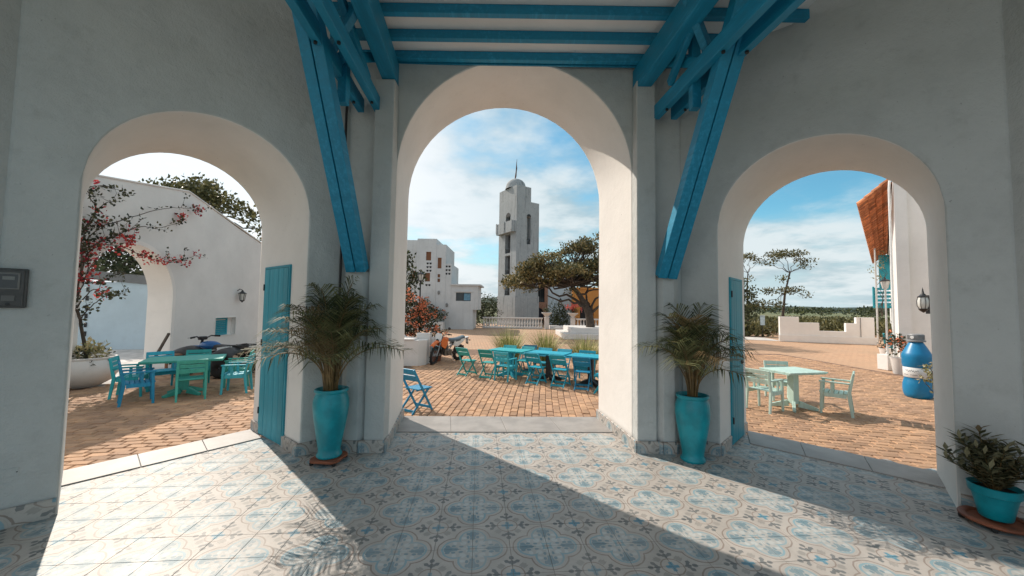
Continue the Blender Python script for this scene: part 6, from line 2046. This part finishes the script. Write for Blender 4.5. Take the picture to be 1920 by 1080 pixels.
# ---- giant blue bottle
t = thing('giant_bottle', 'giant blue plastic bottle with grey cap and white label, standing right of the mint table', 'bottle', (9.02, 8.36, PZ), rad(140))
prof = [(0, 0), (.175, 0), (.215, .035), (.235, .10), (.245, .20), (.240, .30), (.222, .385), (.212, .42), (.218, .455), (.222, .47)]
mb = MB(); mb.lathe(prof + [(.222, .66), (.228, .68), (.240, .73), (.245, .90), (.240, .955), (.225, .99), (.16, 1.13), (.115, 1.215), (.105, 1.235)], 40)
mb.build('body', 'blue_plastic', t, smooth=50)
mb = MB(); mb.lathe([(.2225, .455), (.2275, .46), (.2275, .675), (.2225, .68)], 40); lb = mb.build('label_band', 'white_plastic', t, smooth=50)
MAT['ink'] = M_plain('dark_ink', (.05, .06, .09), .6)
mb = MB()
def onl(a, z, r=.2285): return Vector((r * math.cos(a), r * math.sin(a), z))
random.seed(12)
for z, a0, a1, w, amp in ((.60, .55, 1.55, .012, .016), (.515, .35, .75, .008, .003), (.515, .95, 1.45, .008, .003)):
    n = 22; pts = [onl(a0 + (a1 - a0) * k / n, z + amp * math.sin(k * 1.9) + amp * .6 * math.sin(k * .7)) for k in range(n + 1)]
    for p, q in zip(pts[:-1], pts[1:]): mb.add([p - Vector((0, 0, w / 2)), q - Vector((0, 0, w / 2)), q + Vector((0, 0, w / 2)), p + Vector((0, 0, w / 2))], [(0, 1, 2, 3)])
mb.build('lettering', 'ink', lb)
mb = MB(); mb.lathe([(.10, 1.232), (.150, 1.238), (.155, 1.255), (.150, 1.272), (.128, 1.276), (.130, 1.39), (.120, 1.405), (0, 1.405)], 36); cp_ = mb.build('cap', 'greylid', t, smooth=40)
mb = MB()
for k in range(36):
    a = 2 * math.pi * k / 36; mb.bar((.131 * math.cos(a), .131 * math.sin(a), 1.285), (.131 * math.cos(a), .131 * math.sin(a), 1.385), .006, .008)
mb.build('knurling', 'greylid', cp_)
mb = MB(); mb.lathe([(0, .004), (.030, .003), (.033, 0)], 18, Matrix.Translation(onl(1.0, 1.335, .1375)) @ rotz(1.0) @ Matrix.Rotation(math.pi / 2, 4, 'Y')); mb.build('cap_emblem', 'white_plastic', cp_)

# ---- plant in a hexagonal pot just outside the right jamb
t = thing('hexagonal_pot', 'white hexagonal pot with a dry yellowish shrub outside the right arch, before the blue bottle', 'potted plant', (7.55, 6.50, PZ))
mb = MB(); mb.lathe([(0, 0), (.10, 0), (.17, .16), (.12, .34), (.10, .34), (.12, .30)], 6); mb.build('pot', 'planter_white', t)
random.seed(96); lf, sb = MB(), MB()
for k in range(16):
    a = random.uniform(0, 6.28); q = random.uniform(.05, .30)
    e = Vector((q * math.cos(a) - .05, q * math.sin(a), random.uniform(.55, .95)))
    branchy(sb, (0, 0, .3), e, .008, .003, .06, 4)
    for j in range(3): clump(lf, Vector((0, 0, .3)).lerp(e, .5 + .25 * j), .07, 10, .075, .04)
sb.build('stem', 'bark', t); lf.build('foliage', 'pale_leaf', t)


# joined bits too small to pick apart one by one
for o in bpy.data.objects:
    if o.parent is not None and o.name.split('.')[0] in ('foliage', 'flowers', 'crown', 'limb', 'underplanting', 'spokes', 'lettering', 'knurling'):
        o['kind'] = 'stuff'
